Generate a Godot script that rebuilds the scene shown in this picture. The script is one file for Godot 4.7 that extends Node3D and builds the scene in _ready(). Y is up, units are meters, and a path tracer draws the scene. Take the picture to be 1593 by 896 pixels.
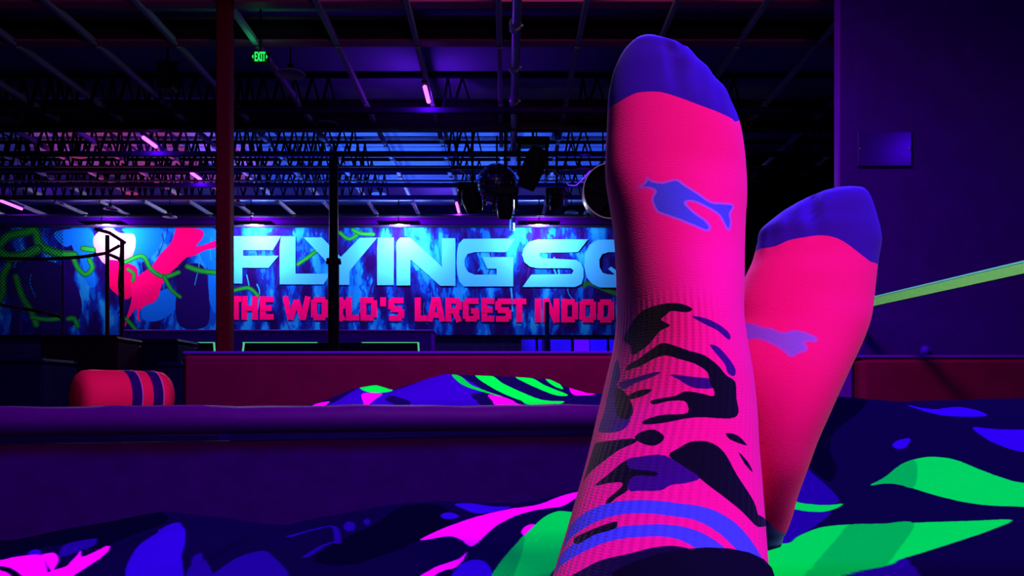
extends Node3D
# Trampoline hall under black light, seen by someone lying on a printed air bag with both feet up.
const F := 1300.0      # focal length in pixels of the 1593 x 896 frame
const CX := 788.0      # vanishing point of the hall's length
const HY := 620.0      # horizon
const EYE := 1.3       # camera height above the floor

var taken := {}
var rng := RandomNumberGenerator.new()

# ---------------------------------------------------------------- places
func P(px: float, py: float, d: float) -> Vector3:
	return Vector3((px - CX) / F * d, EYE + (HY - py) / F * d, -d)

func proj(p: Vector3) -> Vector2:
	return Vector2(CX + p.x / -p.z * F, HY - (p.y - EYE) / -p.z * F)

# ---------------------------------------------------------------- materials
func lin(r: float, g: float, b: float) -> Color:
	return Color(r, g, b).linear_to_srgb()

func mat(r: float, g: float, b: float, rough := 0.7, metal := 0.0, spec := 0.07) -> StandardMaterial3D:
	var m := StandardMaterial3D.new()
	m.albedo_color = lin(r, g, b)
	m.roughness = rough
	m.metallic = metal
	m.metallic_specular = spec
	return m

func glow(r: float, g: float, b: float, e: float) -> StandardMaterial3D:
	var m := mat(0.02, 0.02, 0.02, 0.5)
	m.emission_enabled = true
	m.emission = lin(r, g, b)
	m.emission_energy_multiplier = e
	return m

func noise_tex(freq: float, oct: int, lo: Color, hi: Color, s: int, size := 512) -> NoiseTexture2D:
	var n := FastNoiseLite.new()
	n.seed = s
	n.frequency = freq
	n.fractal_octaves = oct
	var t := NoiseTexture2D.new()
	t.width = size
	t.height = size
	t.seamless = true
	t.noise = n
	var g := Gradient.new()
	g.set_color(0, lo)
	g.set_color(1, hi)
	t.color_ramp = g
	return t

func grained(r: float, g: float, b: float, rough: float, amount: float, scale: float, s: int, relief := 0.0) -> StandardMaterial3D:
	var m := mat(1, 1, 1, rough)
	m.albedo_texture = noise_tex(0.02, 4, lin(r * (1.0 - amount), g * (1.0 - amount), b * (1.0 - amount)), lin(r * (1.0 + amount), g * (1.0 + amount), b * (1.0 + amount)), s)
	m.uv1_triplanar = true
	m.uv1_world_triplanar = true
	m.uv1_scale = Vector3.ONE * scale
	if relief > 0.0:
		m.heightmap_enabled = true
		m.heightmap_scale = relief
		m.heightmap_texture = noise_tex(0.08, 3, Color.BLACK, Color.WHITE, s + 7, 256)
	return m

# ---------------------------------------------------------------- nodes
func numbered(called: String) -> String:
	if not taken.has(called):
		taken[called] = 0
		return called
	taken[called] += 1
	return "%s_%03d" % [called, taken[called]]

func tag(o: Node, label: String, category: String, group := "", kind := "") -> Node:
	if label: o.set_meta("label", label)
	if category: o.set_meta("category", category)
	if group: o.set_meta("group", group)
	if kind: o.set_meta("kind", kind)
	return o

func thing(called: String, label: String, category: String, at := Vector3.ZERO, group := "") -> Node3D:
	var o := Node3D.new()
	o.name = numbered(called)
	add_child(o, true)
	o.position = at
	tag(o, label, category, group)
	return o

func put(called: String, mesh: Mesh, m: Material, parent: Node = null, at := Vector3.ZERO, turn := Vector3.ZERO) -> MeshInstance3D:
	var o := MeshInstance3D.new()
	o.mesh = mesh
	o.material_override = m
	o.name = called if parent else numbered(called)
	(parent if parent else self).add_child(o, true)
	o.position = at
	o.rotation = turn
	return o

func structure(called: String, mesh: Mesh, m: Material, at := Vector3.ZERO) -> MeshInstance3D:
	var o := put(called, mesh, m, null, at)
	o.set_meta("kind", "structure")
	return o

# ---------------------------------------------------------------- meshes
func face(st: SurfaceTool, pts: Array, out: Vector3) -> void:
	var a: Vector3 = pts[0]
	var n := Vector3.ZERO
	for i in range(1, pts.size() - 1):
		n += (pts[i] - a).cross(pts[i + 1] - a)
	n = n.normalized()
	var q := pts.duplicate()
	if n.dot(out) > 0.0:
		q.reverse()
	else:
		n = -n
	for i in range(1, q.size() - 1):
		for v: Vector3 in [q[0], q[i], q[i + 1]]:
			st.set_normal(n)
			st.set_uv(Vector2(v.x, v.y))
			st.add_vertex(v)

func start() -> SurfaceTool:
	var st := SurfaceTool.new()
	st.begin(Mesh.PRIMITIVE_TRIANGLES)
	return st

func add_box(st: SurfaceTool, c: Vector3, s: Vector3, b := 0.0, t := Basis.IDENTITY) -> void:
	var h := s / 2.0
	b = minf(b, minf(h.x, minf(h.y, h.z)) * 0.95)
	var V := func(x: int, y: int, z: int, a: int) -> Vector3:
		var v := Vector3(x * (h.x - (0.0 if a == 0 else b)), y * (h.y - (0.0 if a == 1 else b)), z * (h.z - (0.0 if a == 2 else b)))
		return c + t * v
	for g: int in [-1, 1]:
		face(st, [V.call(g, -1, -1, 0), V.call(g, 1, -1, 0), V.call(g, 1, 1, 0), V.call(g, -1, 1, 0)], t * Vector3(g, 0, 0))
		face(st, [V.call(-1, g, -1, 1), V.call(1, g, -1, 1), V.call(1, g, 1, 1), V.call(-1, g, 1, 1)], t * Vector3(0, g, 0))
		face(st, [V.call(-1, -1, g, 2), V.call(1, -1, g, 2), V.call(1, 1, g, 2), V.call(-1, 1, g, 2)], t * Vector3(0, 0, g))
	if b <= 0.0:
		return
	for p: int in [-1, 1]:
		for q: int in [-1, 1]:
			face(st, [V.call(p, q, -1, 0), V.call(p, q, -1, 1), V.call(p, q, 1, 1), V.call(p, q, 1, 0)], t * Vector3(p, q, 0))
			face(st, [V.call(p, -1, q, 0), V.call(p, -1, q, 2), V.call(p, 1, q, 2), V.call(p, 1, q, 0)], t * Vector3(p, 0, q))
			face(st, [V.call(-1, p, q, 1), V.call(-1, p, q, 2), V.call(1, p, q, 2), V.call(1, p, q, 1)], t * Vector3(0, p, q))
			for r: int in [-1, 1]:
				face(st, [V.call(p, q, r, 0), V.call(p, q, r, 1), V.call(p, q, r, 2)], t * Vector3(p, q, r))

func box(s: Vector3, b := 0.0) -> Mesh:
	var st := start()
	add_box(st, Vector3.ZERO, s, b)
	return st.commit()

func bar(st: SurfaceTool, a: Vector3, b: Vector3, w: float, h: float) -> void:
	var z := (b - a).normalized()
	var x := Vector3.UP.cross(z)
	if x.length() < 0.01: x = Vector3.RIGHT
	x = x.normalized()
	add_box(st, (a + b) / 2.0, Vector3(w, h, a.distance_to(b)), 0.0, Basis(x, z.cross(x), z))

# rows of points -> smooth surface; normals point to the side that rows x columns gives, or the other one with flip
func grid(rows: Array, uvs: Array, flip := false, wrap := false) -> ArrayMesh:
	var nr := rows.size()
	var nc: int = rows[0].size()
	var pv := PackedVector3Array()
	var pn := PackedVector3Array()
	var pu := PackedVector2Array()
	var ix := PackedInt32Array()
	for i in nr:
		for j in nc:
			var j0 := j - 1
			var j1 := j + 1
			if wrap:
				if j0 < 0: j0 = nc - 2
				if j1 > nc - 1: j1 = 1
			else:
				j0 = maxi(j0, 0)
				j1 = mini(j1, nc - 1)
			var du: Vector3 = rows[i][j1] - rows[i][j0]
			var dv: Vector3 = rows[mini(i + 1, nr - 1)][j] - rows[maxi(i - 1, 0)][j]
			var n := du.cross(dv)
			if n.length() < 1e-12: n = Vector3.UP
			n = n.normalized() * (-1.0 if flip else 1.0)
			pv.append(rows[i][j])
			pn.append(n)
			pu.append(uvs[i][j] if uvs else Vector2(float(j) / (nc - 1), float(i) / (nr - 1)))
	for i in nr - 1:
		for j in nc - 1:
			var a := i * nc + j
			if flip:
				ix.append_array([a, a + 1, a + nc, a + 1, a + nc + 1, a + nc])
			else:
				ix.append_array([a, a + nc, a + 1, a + 1, a + nc, a + nc + 1])
	var arr := []
	arr.resize(Mesh.ARRAY_MAX)
	arr[Mesh.ARRAY_VERTEX] = pv
	arr[Mesh.ARRAY_NORMAL] = pn
	arr[Mesh.ARRAY_TEX_UV] = pu
	arr[Mesh.ARRAY_INDEX] = ix
	var m := ArrayMesh.new()
	m.add_surface_from_arrays(Mesh.PRIMITIVE_TRIANGLES, arr)
	return m

# profile of (radius, height) points turned round the y axis
func lathe(prof: Array, seg := 32) -> ArrayMesh:
	var rows := []
	for p: Vector2 in prof:
		var r := []
		for j in seg + 1:
			var a := TAU * j / seg
			r.append(Vector3(cos(a) * maxf(p.x, 0.0002), p.y, sin(a) * maxf(p.x, 0.0002)))
		rows.append(r)
	return grid(rows, [], prof[0].y < prof[-1].y, true)

# round tube through points
func tube(pts: Array, radii: Array, seg := 12) -> ArrayMesh:
	var rows := []
	var n := pts.size()
	var up := Vector3.UP
	for i in n:
		var t: Vector3 = (pts[mini(i + 1, n - 1)] - pts[maxi(i - 1, 0)]).normalized()
		if absf(t.dot(up)) > 0.95: up = Vector3.RIGHT if absf(t.x) < 0.9 else Vector3.FORWARD
		var x := up.cross(t).normalized()
		var y := t.cross(x)
		up = y
		var r: float = radii[mini(i, radii.size() - 1)]
		for e in ([0.0002, r] if i == 0 else ([r, 0.0002] if i == n - 1 else [r])):
			var row := []
			for j in seg + 1:
				var a := TAU * j / seg
				row.append(pts[i] + (x * cos(a) + y * sin(a)) * e)
			rows.append(row)
	return grid(rows, [], true, true)

# flat outline given a thickness towards +z
func slab(pts: PackedVector2Array, depth: float, st: SurfaceTool = null) -> SurfaceTool:
	if st == null: st = start()
	var tri := Geometry2D.triangulate_polygon(pts)
	for i in range(0, tri.size(), 3):
		var q := []
		for k in 3: q.append(Vector3(pts[tri[i + k]].x, pts[tri[i + k]].y, depth))
		face(st, q, Vector3.BACK)
	var area := 0.0
	for i in pts.size():
		area += pts[i].cross(pts[(i + 1) % pts.size()])
	for i in pts.size():
		var a := pts[i]
		var b := pts[(i + 1) % pts.size()]
		if a.distance_to(b) < 1e-5: continue
		var o := (b - a).orthogonal() * (1.0 if area < 0 else -1.0)
		face(st, [Vector3(a.x, a.y, 0), Vector3(b.x, b.y, 0), Vector3(b.x, b.y, depth), Vector3(a.x, a.y, depth)], Vector3(-o.x, -o.y, 0))
	return st

# ---------------------------------------------------------------- outlines
func pl(ox: float, oy: float, s: float, flat: Array) -> PackedVector2Array:
	var r := PackedVector2Array()
	for i in range(0, flat.size(), 2):
		r.append(Vector2(ox + flat[i] * s, oy + flat[i + 1] * s))
	return r

func sm(p: PackedVector2Array, closed := true, n := 5) -> PackedVector2Array:
	var r := PackedVector2Array()
	var c := p.size()
	for i in (c if closed else c - 1):
		var a := p[(i - 1 + c) % c] if closed else p[maxi(i - 1, 0)]
		var b := p[i]
		var d := p[(i + 1) % c]
		var e := p[(i + 2) % c] if closed else p[mini(i + 2, c - 1)]
		for k in n:
			r.append(b.cubic_interpolate(d, a, e, float(k) / n))
	if not closed: r.append(p[c - 1])
	return r

func fill(im: Image, pts: PackedVector2Array, col: Color) -> void:
	var lo := INF
	var hi := -INF
	for p in pts:
		lo = minf(lo, p.y)
		hi = maxf(hi, p.y)
	var w := im.get_width()
	var n := pts.size()
	for y in range(maxi(0, floori(lo)), mini(im.get_height() - 1, ceili(hi)) + 1):
		var yc := y + 0.5
		var xs := []
		for i in n:
			var a := pts[i]
			var b := pts[(i + 1) % n]
			if (a.y <= yc) != (b.y <= yc):
				xs.append(a.x + (yc - a.y) / (b.y - a.y) * (b.x - a.x))
		xs.sort()
		for k in range(0, xs.size() - 1, 2):
			var x0 := maxi(0, roundi(xs[k]))
			var x1 := mini(w, roundi(xs[k + 1]))
			if x1 > x0: im.fill_rect(Rect2i(x0, y, x1 - x0, 1), col)

func stroke(im: Image, pts: PackedVector2Array, w: float, col: Color) -> void:
	for q in Geometry2D.offset_polyline(pts, w / 2.0, Geometry2D.JOIN_ROUND, Geometry2D.END_ROUND):
		fill(im, q, col)

func tex(im: Image) -> ImageTexture:
	return ImageTexture.create_from_image(im)

# ================================================================ the scene
func _ready() -> void:
	rng.seed = 11
	camera_and_light()
	hall()
	ceiling_work()
	mural()
	far_furniture()
	pads()
	air_bags()
	lamps_and_rig()
	feet()

# ---------------------------------------------------------------- camera, air, large lights
func area_lamp(called: String, label: String, at: Vector3, to: Vector3, size: Vector2, col: Color, energy: float) -> void:
	var o := thing(called, label, "lamp", at)
	o.look_at_from_position(at, to, Vector3.UP if absf((to - at).normalized().y) < 0.98 else Vector3.RIGHT)
	put("housing", box(Vector3(size.x + 0.06, size.y + 0.06, 0.12), 0.015), mat(0.01, 0.01, 0.012, 0.5), o, Vector3(0, 0, 0.07))
	put("lens", box(Vector3(size.x, size.y, 0.006), 0.0), glow(col.r, col.g, col.b, 0.6), o, Vector3(0, 0, 0.004))
	put("bracket", box(Vector3(0.03, 0.03, 0.3), 0.005), mat(0.01, 0.01, 0.012, 0.5), o, Vector3(0, 0, 0.28))
	var l := AreaLight3D.new()
	l.name = "glow"
	l.area_size = size
	l.light_color = lin(col.r, col.g, col.b)
	l.light_energy = energy
	l.area_range = 40.0
	l.area_attenuation = 2.0
	l.shadow_enabled = true
	o.add_child(l)
	l.position = Vector3(0, 0, -0.01)

func camera_and_light() -> void:
	var cam := Camera3D.new()
	cam.name = "camera"
	cam.projection = Camera3D.PROJECTION_FRUSTUM
	cam.near = 0.05
	cam.far = 100.0
	cam.size = 896.0 / F * cam.near
	cam.frustum_offset = Vector2((796.5 - CX) / F * cam.near, (HY - 448.0) / F * cam.near)
	cam.position = Vector3(0, EYE, 0)
	add_child(cam)
	var we := WorldEnvironment.new()
	we.name = "environment"
	var e := Environment.new()
	e.background_mode = Environment.BG_COLOR
	e.background_color = Color.BLACK
	e.ambient_light_source = Environment.AMBIENT_SOURCE_DISABLED
	e.tonemap_mode = Environment.TONE_MAPPER_LINEAR
	e.tonemap_exposure = 1.0
	e.sdfgi_enabled = true
	e.ssao_enabled = true
	e.ssil_enabled = true
	we.environment = e
	add_child(we)
	# black-light bars and washes under the ceiling over the pit, above the frame
	area_lamp("wash_light", "pink wash light hung over the near air bag", Vector3(1.15, EYE + 2.2, 1.3), Vector3(0.15, EYE + 0.05, -0.7), Vector2(0.9, 0.9), Color(1.0, 0.62, 0.75), 9.0)
	area_lamp("blacklight_bar", "violet black light bar hung above the feet", Vector3(1.5, EYE + 3.6, -1.9), Vector3(0.3, EYE, -0.8), Vector2(1.6, 0.3), Color(0.04, 0.0, 1.0), 38.0)
	area_lamp("wash_light", "pink wash light hung over the padded pit wall", Vector3(0.35, EYE + 4.06, -4.5), Vector3(0.2, EYE - 0.2, -5.3), Vector2(0.7, 0.7), Color(1.0, 0.62, 0.6), 36.0)
	area_lamp("blacklight_bar", "violet black light bar hung over the padded pit wall", Vector3(-0.55, EYE + 4.06, -5.2), Vector3(-0.55, 0.0, -5.3), Vector2(1.6, 0.3), Color(0.1, 0.0, 1.0), 16.0)
	area_lamp("blacklight_bar", "violet black light panel hung high before the purple partition", Vector3(6.72, EYE + 4.15, -1.12), Vector3(6.72, 0.0, -1.14), Vector2(0.75, 0.55), Color(0.06, 0.0, 1.0), 6.0)

# ---------------------------------------------------------------- floor, walls, ceiling slab
func hall() -> void:
	var dark := grained(0.012, 0.004, 0.03, 0.8, 0.3, 0.5, 3)
	structure("floor", box(Vector3(23.4, 0.2, 26.0)), grained(0.02, 0.01, 0.05, 0.6, 0.3, 0.4, 4), Vector3(-2.5, -0.1, -6.3))
	structure("wall_left", box(Vector3(0.2, 6.2, 26.0)), dark, Vector3(-14.1, 3.0, -6.3))
	structure("wall_right", box(Vector3(0.2, 6.2, 26.0)), dark, Vector3(9.1, 3.0, -6.3))
	structure("wall_front", box(Vector3(23.4, 6.2, 0.2)), dark, Vector3(-2.5, 3.0, 6.6))
	structure("wall_back", box(Vector3(23.4, 6.2, 0.2)), grained(0.01, 0.004, 0.06, 0.8, 0.3, 0.5, 5), Vector3(-2.5, 3.0, -18.7))
	# purple partition that closes the right of the view, with its edge trim
	var dp := 7.45
	var x0: float = P(1307, 0, dp).x
	structure("wall_partition", box(Vector3(9.0 - x0, 5.58, 0.09), 0.01), grained(0.022, 0.0, 0.17, 0.75, 0.12, 0.35, 6, 0.03), Vector3((x0 + 9.0) / 2, 2.79, -dp - 0.045))
	structure("trim_1", box(Vector3(0.03, 5.5, 0.1), 0.01), mat(0.07, 0.0, 0.35, 0.5), Vector3(x0 - 0.005, 2.79, -dp - 0.045))
	# black partition behind it, maroon above
	var db := 15.0
	var a := P(1062, 185, db)
	var b := P(1420, 185, db)
	structure("wall_black_partition", box(Vector3(b.x - a.x, a.y, 0.2)), mat(0.0015, 0.001, 0.012, 0.8), Vector3((a.x + b.x) / 2, a.y / 2, -db - 0.1))
	structure("trim_2", box(Vector3(b.x - a.x, P(0, 45, db).y - a.y, 0.24), 0.01), mat(0.045, 0.001, 0.015, 0.8), Vector3((a.x + b.x) / 2, (a.y + P(0, 45, db).y) / 2, -db - 0.1))

# ---------------------------------------------------------------- roof deck, purlins, girders, open-web joists
func ceiling_work() -> void:
	var deck := mat(0.17, 0.19, 0.42, 0.7, 0.0, 0.0)
	var c := structure("ceiling", box(Vector3(23.4, 0.2, 26.0)), deck, Vector3(-2.5, EYE + 4.4, -6.3))
	var off := -c.position
	var pm := mat(0.22, 0.21, 0.34, 0.6, 0.0, 0.05)
	var seg := box(Vector3(0.06, 0.07, 1.78), 0.008)
	for k in range(-14, 10):
		var x := -0.1 + k * 0.9 + (0.0 if k != 0 else 0.02)
		if x > 8.8 or x < -13.8: continue
		var p := Node3D.new()
		p.name = "purlin"
		c.add_child(p, true)
		p.position = off + Vector3(x, EYE + 3.98, 0)
		# each purlin is made of lengths with a gap at the cross girders
		for i in 9:
			put("purlin_length", seg, pm, p, Vector3(0, 0, -2.9 - i * 1.85))
	var gm := mat(0.02, 0.006, 0.03, 0.5)
	var lit_flange := mat(0.3, 0.03, 0.16, 0.5)  # pink bounce light on the near flanges put into their colour
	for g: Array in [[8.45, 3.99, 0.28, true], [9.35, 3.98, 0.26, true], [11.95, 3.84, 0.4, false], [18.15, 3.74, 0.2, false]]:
		var last: bool = g[0] > 17.0
		var web := put("girder", box(Vector3(22.9, g[2], 0.06), 0.005), mat(0.016, 0.0, 0.09, 0.8, 0.0, 0.0) if last else gm, c, off + Vector3(-2.5, EYE + g[1] + g[2] / 2, -g[0]))
		for s: float in [-1.0, 1.0]:
			put("flange", box(Vector3(22.9, 0.025, 0.16), 0.006), lit_flange if g[3] else (mat(0.016, 0.012, 0.05, 0.5) if last else gm), web, Vector3(0, s * g[2] / 2, 0))
	var jm := mat(0.003, 0.002, 0.01, 0.8, 0.0, 0.0)
	var chord := mat(0.012, 0.001, 0.05, 0.7, 0.0, 0.0)
	for jd: float in [11.0, 12.95, 13.85, 14.85, 15.75]:
		var deep := 0.46
		var j := put("joist", box(Vector3(22.9, 0.075, 0.07), 0.01), chord, c, off + Vector3(-2.5, EYE + 3.79, -jd))
		put("top_chord", box(Vector3(22.9, 0.05, 0.07), 0.01), jm, j, Vector3(0, deep, 0))
		var st := start()
		var n := 0
		var xx := -11.4
		while xx < 11.4:
			var w := rng.randf_range(0.05, 0.13)
			# over the middle of the hall most panels between the chords are clear
			if xx > -0.2 and fmod(xx + 20.0, 1.8) > 0.35:
				xx += 0.1
				continue
			bar(st, Vector3(xx, 0.02, 0), Vector3(xx + w, deep - 0.02, 0), 0.03, 0.03)
			bar(st, Vector3(xx + w, deep - 0.02, 0.0), Vector3(xx + w * 2, 0.02, 0), 0.022, 0.022)
			xx += w * 2
			n += 1
		var wb := put("web", st.commit(), jm, j)
		wb.set_meta("kind", "stuff")
	# thin sprinkler lines across the hall
	for q: Array in [[13.4, 3.72], [14.35, 3.74], [17.3, 3.8], [16.1, 3.86]]:
		put("sprinkler_line", tube([Vector3(-13.7, 0, 0), Vector3(8.7, 0, 0)], [0.018], 8), mat(0.05, 0.045, 0.09, 0.4), c, off + Vector3(0, EYE + q[1], -q[0]))
	# sprinkler main running away above the middle of the view
	var mm := mat(0.2, 0.17, 0.32, 0.35, 0.3)
	var main := thing("sprinkler_main", "grey steel sprinkler main running along the ceiling towards the mural", "pipe", Vector3(0.09, EYE + 3.88, 0))
	put("pipe", tube([Vector3(0, 0, -2.5), Vector3(0.03, 0, -17.9)], [0.05], 16), mm, main)
	put("drop_pipe", tube([Vector3(0.03, 0.0, -17.86), Vector3(0.03, -0.28, -17.86)], [0.055], 16), mat(0.1, 0.4, 0.8, 0.4), main)
	for i in 7:
		var cp := put("coupling", tube([Vector3(0, 0, 0.06), Vector3(0, 0, -0.06)], [0.066], 16), mm, main, Vector3(0.03 * (i / 7.0), 0, -8.7 - i * 1.1))
		put("bolt", box(Vector3(0.03, 0.02, 0.03), 0.004), mm, cp, Vector3(0.07, 0, 0))
	# the red column by the back pad and the slim black post
	var cm := mat(0.045, 0.0, 0.007, 0.6)
	var col := thing("steel_column", "dark red square steel column rising behind the back pad", "column", Vector3(P(350, 0, 8.0).x, 0, -8.0))
	put("shaft", box(Vector3(0.135, 5.55, 0.135), 0.012), cm, col, Vector3(0, 2.78, 0))
	put("base_plate", box(Vector3(0.3, 0.025, 0.3), 0.004), cm, col, Vector3(0, 0.013, 0))
	put("cap_plate", box(Vector3(0.26, 0.02, 0.26), 0.004), cm, col, Vector3(0, 5.56, 0))
	var bp := thing("black_post", "slim black post in front of the painted lettering", "post", Vector3(P(519, 0, 13.4).x, 0, -13.4))
	var bm := mat(0.004, 0.003, 0.01, 0.5)
	put("upper_shaft", tube([Vector3(0, 3.4, 0), Vector3(0, 5.25, 0)], [0.072], 20), bm, bp)
	put("lower_sleeve", tube([Vector3(0, 0.0, 0), Vector3(0, 3.5, 0)], [0.09], 20), bm, bp)
	put("collar", tube([Vector3(0, 3.46, 0), Vector3(0, 3.54, 0)], [0.12], 20), bm, bp)

# ---------------------------------------------------------------- painted mural with lettering
const WALL := 18.55

func mural_uv(p: PackedVector2Array) -> PackedVector2Array:
	var r := PackedVector2Array()
	for v in p: r.append(Vector2((v.x + 120.0) / 1160.0 * 2048.0, (v.y - 345.0) / 176.0 * 320.0))
	return r

func mural() -> void:
	var w := 2048
	var h := 320
	var im := Image.create(w, h, false, Image.FORMAT_RGB8)
	var n1 := FastNoiseLite.new()
	n1.seed = 5
	n1.frequency = 0.011
	n1.fractal_octaves = 4
	n1.domain_warp_enabled = true
	n1.domain_warp_amplitude = 40.0
	n1.domain_warp_frequency = 0.012
	var n2 := FastNoiseLite.new()
	n2.seed = 9
	n2.frequency = 0.03
	n2.fractal_octaves = 3
	var navy := Color(0.010, 0.001, 0.075)
	var royal := Color(0.004, 0.02, 0.36)
	var azure := Color(0.003, 0.11, 0.62)
	var cyan := Color(0.02, 0.36, 0.75)
	for y in h:
		for x in w:
			var a := n1.get_noise_2d(x * 1.25, y * 0.42)
			var b := n2.get_noise_2d(x * 1.0, y * 0.35)
			var v := a * 1.5 + 0.32 * b
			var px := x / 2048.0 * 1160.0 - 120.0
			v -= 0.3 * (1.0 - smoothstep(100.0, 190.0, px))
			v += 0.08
			var c: Color
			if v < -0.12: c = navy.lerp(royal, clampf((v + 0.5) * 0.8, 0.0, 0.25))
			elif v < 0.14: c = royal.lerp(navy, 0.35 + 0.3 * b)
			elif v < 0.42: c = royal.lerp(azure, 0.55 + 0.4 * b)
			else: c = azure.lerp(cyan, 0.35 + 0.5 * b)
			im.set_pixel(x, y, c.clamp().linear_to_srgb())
	var S := 0.226
	var pink := lin(0.95, 0.0, 0.15)
	var green := lin(0.01, 0.3, 0.03)
	var dkgreen := lin(0.01, 0.1, 0.03)
	# light blue trunks and mist
	for q: Array in [[1180, 70, 1480, 70, 1470, 330, 1400, 300, 1330, 150, 1230, 120], [480, 70, 640, 90, 640, 300, 660, 460, 600, 450, 560, 300, 500, 200], [840, 70, 1120, 75, 1080, 220, 980, 300, 900, 260, 930, 140], [1000, 560, 1180, 480, 1220, 600, 1100, 700, 980, 690], [1440, 320, 1490, 300, 1490, 640, 1440, 560], [370, 100, 520, 75, 500, 170, 440, 190]]:
		fill(im, mural_uv(sm(pl(0, 340, S, q))), lin(0.004, 0.13, 0.7))
	for q: Array in [[1260, 340, 1400, 330, 1440, 560, 1420, 740, 1240, 740, 1210, 560], [170, 330, 420, 320, 560, 560, 500, 740, 240, 720]]:
		fill(im, mural_uv(sm(pl(0, 340, S, q))), lin(0.012, 0.002, 0.10))
	for k in 60:
		var x := rng.randf_range(0, 1000)
		var y := rng.randf_range(360, 500)
		var q := PackedVector2Array([Vector2(x, y), Vector2(x + rng.randf_range(-5, 5), y + rng.randf_range(8, 18)), Vector2(x + rng.randf_range(-8, 8), y + rng.randf_range(20, 40))])
		stroke(im, mural_uv(sm(q, false)), rng.randf_range(1.5, 5.0), [lin(0.01, 0.3, 0.8), lin(0.02, 0.01, 0.2), lin(0.0, 0.15, 0.7), lin(0.02, 0.005, 0.12)][k % 4])
	# pink silhouettes
	fill(im, mural_uv(sm(pl(0, 340, S, [650, 120, 740, 62, 830, 100, 920, 110, 930, 200, 890, 300, 870, 340, 740, 320, 690, 280, 650, 200]))), lin(1.0, 0.22, 0.55))
	fill(im, mural_uv(sm(pl(0, 340, S, [740, 290, 850, 300, 940, 340, 940, 440, 900, 540, 850, 550, 760, 480, 730, 380]))), lin(0.8, 0.0, 0.1))
	fill(im, mural_uv(sm(pl(0, 340, S, [1220, 60, 1300, 62, 1390, 80, 1395, 130, 1350, 190, 1420, 175, 1490, 150, 1495, 195, 1410, 220, 1330, 258, 1280, 270, 1220, 330, 1160, 390, 1110, 470, 1080, 560, 1000, 600, 960, 640, 965, 710, 945, 690, 940, 620, 890, 680, 862, 745, 868, 690, 905, 560, 900, 440, 940, 400, 1040, 330, 1100, 250, 1180, 160]))), pink)
	# vines
	for q: Array in [[26, 0, 180, 60, 120, 180, 95, 240, 85, 270, 180, 330, 215, 420, 245, 510, 252], [30, 0, 230, 70, 265, 170, 250, 260, 210], [16, 510, 285, 540, 345, 590, 385, 635, 340, 615, 285], [14, 860, 300, 980, 258, 1040, 350, 1130, 400, 1230, 370], [12, 1130, 400, 1180, 490, 1240, 540], [16, 1290, 330, 1380, 360, 1490, 372], [10, 880, 350, 920, 380, 915, 430], [22, 60, 320, 20, 400, 20, 500, 0, 560], [20, 110, 400, 150, 530, 215, 640, 250, 730], [14, 220, 680, 320, 695, 400, 690], [16, 470, 690, 510, 690, 535, 740], [12, 870, 690, 930, 760], [18, 570, 205, 640, 215]]:
		var q2 := q.slice(1)
		stroke(im, mural_uv(sm(pl(0, 340, S, q2), false)), q[0] * 0.226 * 1.77 * 2.4, dkgreen)
		stroke(im, mural_uv(sm(pl(0, 340, S, q2), false)), q[0] * 0.226 * 1.77 * 1.3, green)
	for q: Array in [[770, 90, 830, 130, 900, 85], [850, 70, 900, 95, 980, 100], [500, 290, 560, 250, 620, 205], [80, 460, 190, 440, 250, 490]]:
		stroke(im, mural_uv(sm(pl(340, 340, 0.24557, q), false)), 12.0, dkgreen)
		stroke(im, mural_uv(sm(pl(340, 340, 0.24557, q), false)), 6.0, green)
	stroke(im, mural_uv(sm(pl(640, 340, 0.24557, [1090, 430, 1130, 410, 1250, 460, 1300, 475]), false)), 12.0, dkgreen)
	var m := mat(1, 1, 1, 0.75)
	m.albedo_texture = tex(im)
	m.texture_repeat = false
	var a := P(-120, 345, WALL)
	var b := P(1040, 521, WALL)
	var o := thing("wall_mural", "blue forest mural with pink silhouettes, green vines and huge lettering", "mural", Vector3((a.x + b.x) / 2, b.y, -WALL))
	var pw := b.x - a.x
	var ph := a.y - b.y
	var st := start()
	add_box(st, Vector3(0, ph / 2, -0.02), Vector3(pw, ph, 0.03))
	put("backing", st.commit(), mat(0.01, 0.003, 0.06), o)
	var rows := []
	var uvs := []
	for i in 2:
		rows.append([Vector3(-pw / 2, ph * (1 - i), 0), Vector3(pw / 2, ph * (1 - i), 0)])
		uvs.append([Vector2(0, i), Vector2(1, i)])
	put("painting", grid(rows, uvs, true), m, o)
	# the big title: each letter a thin raised plate
	var A := 0.24557
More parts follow.
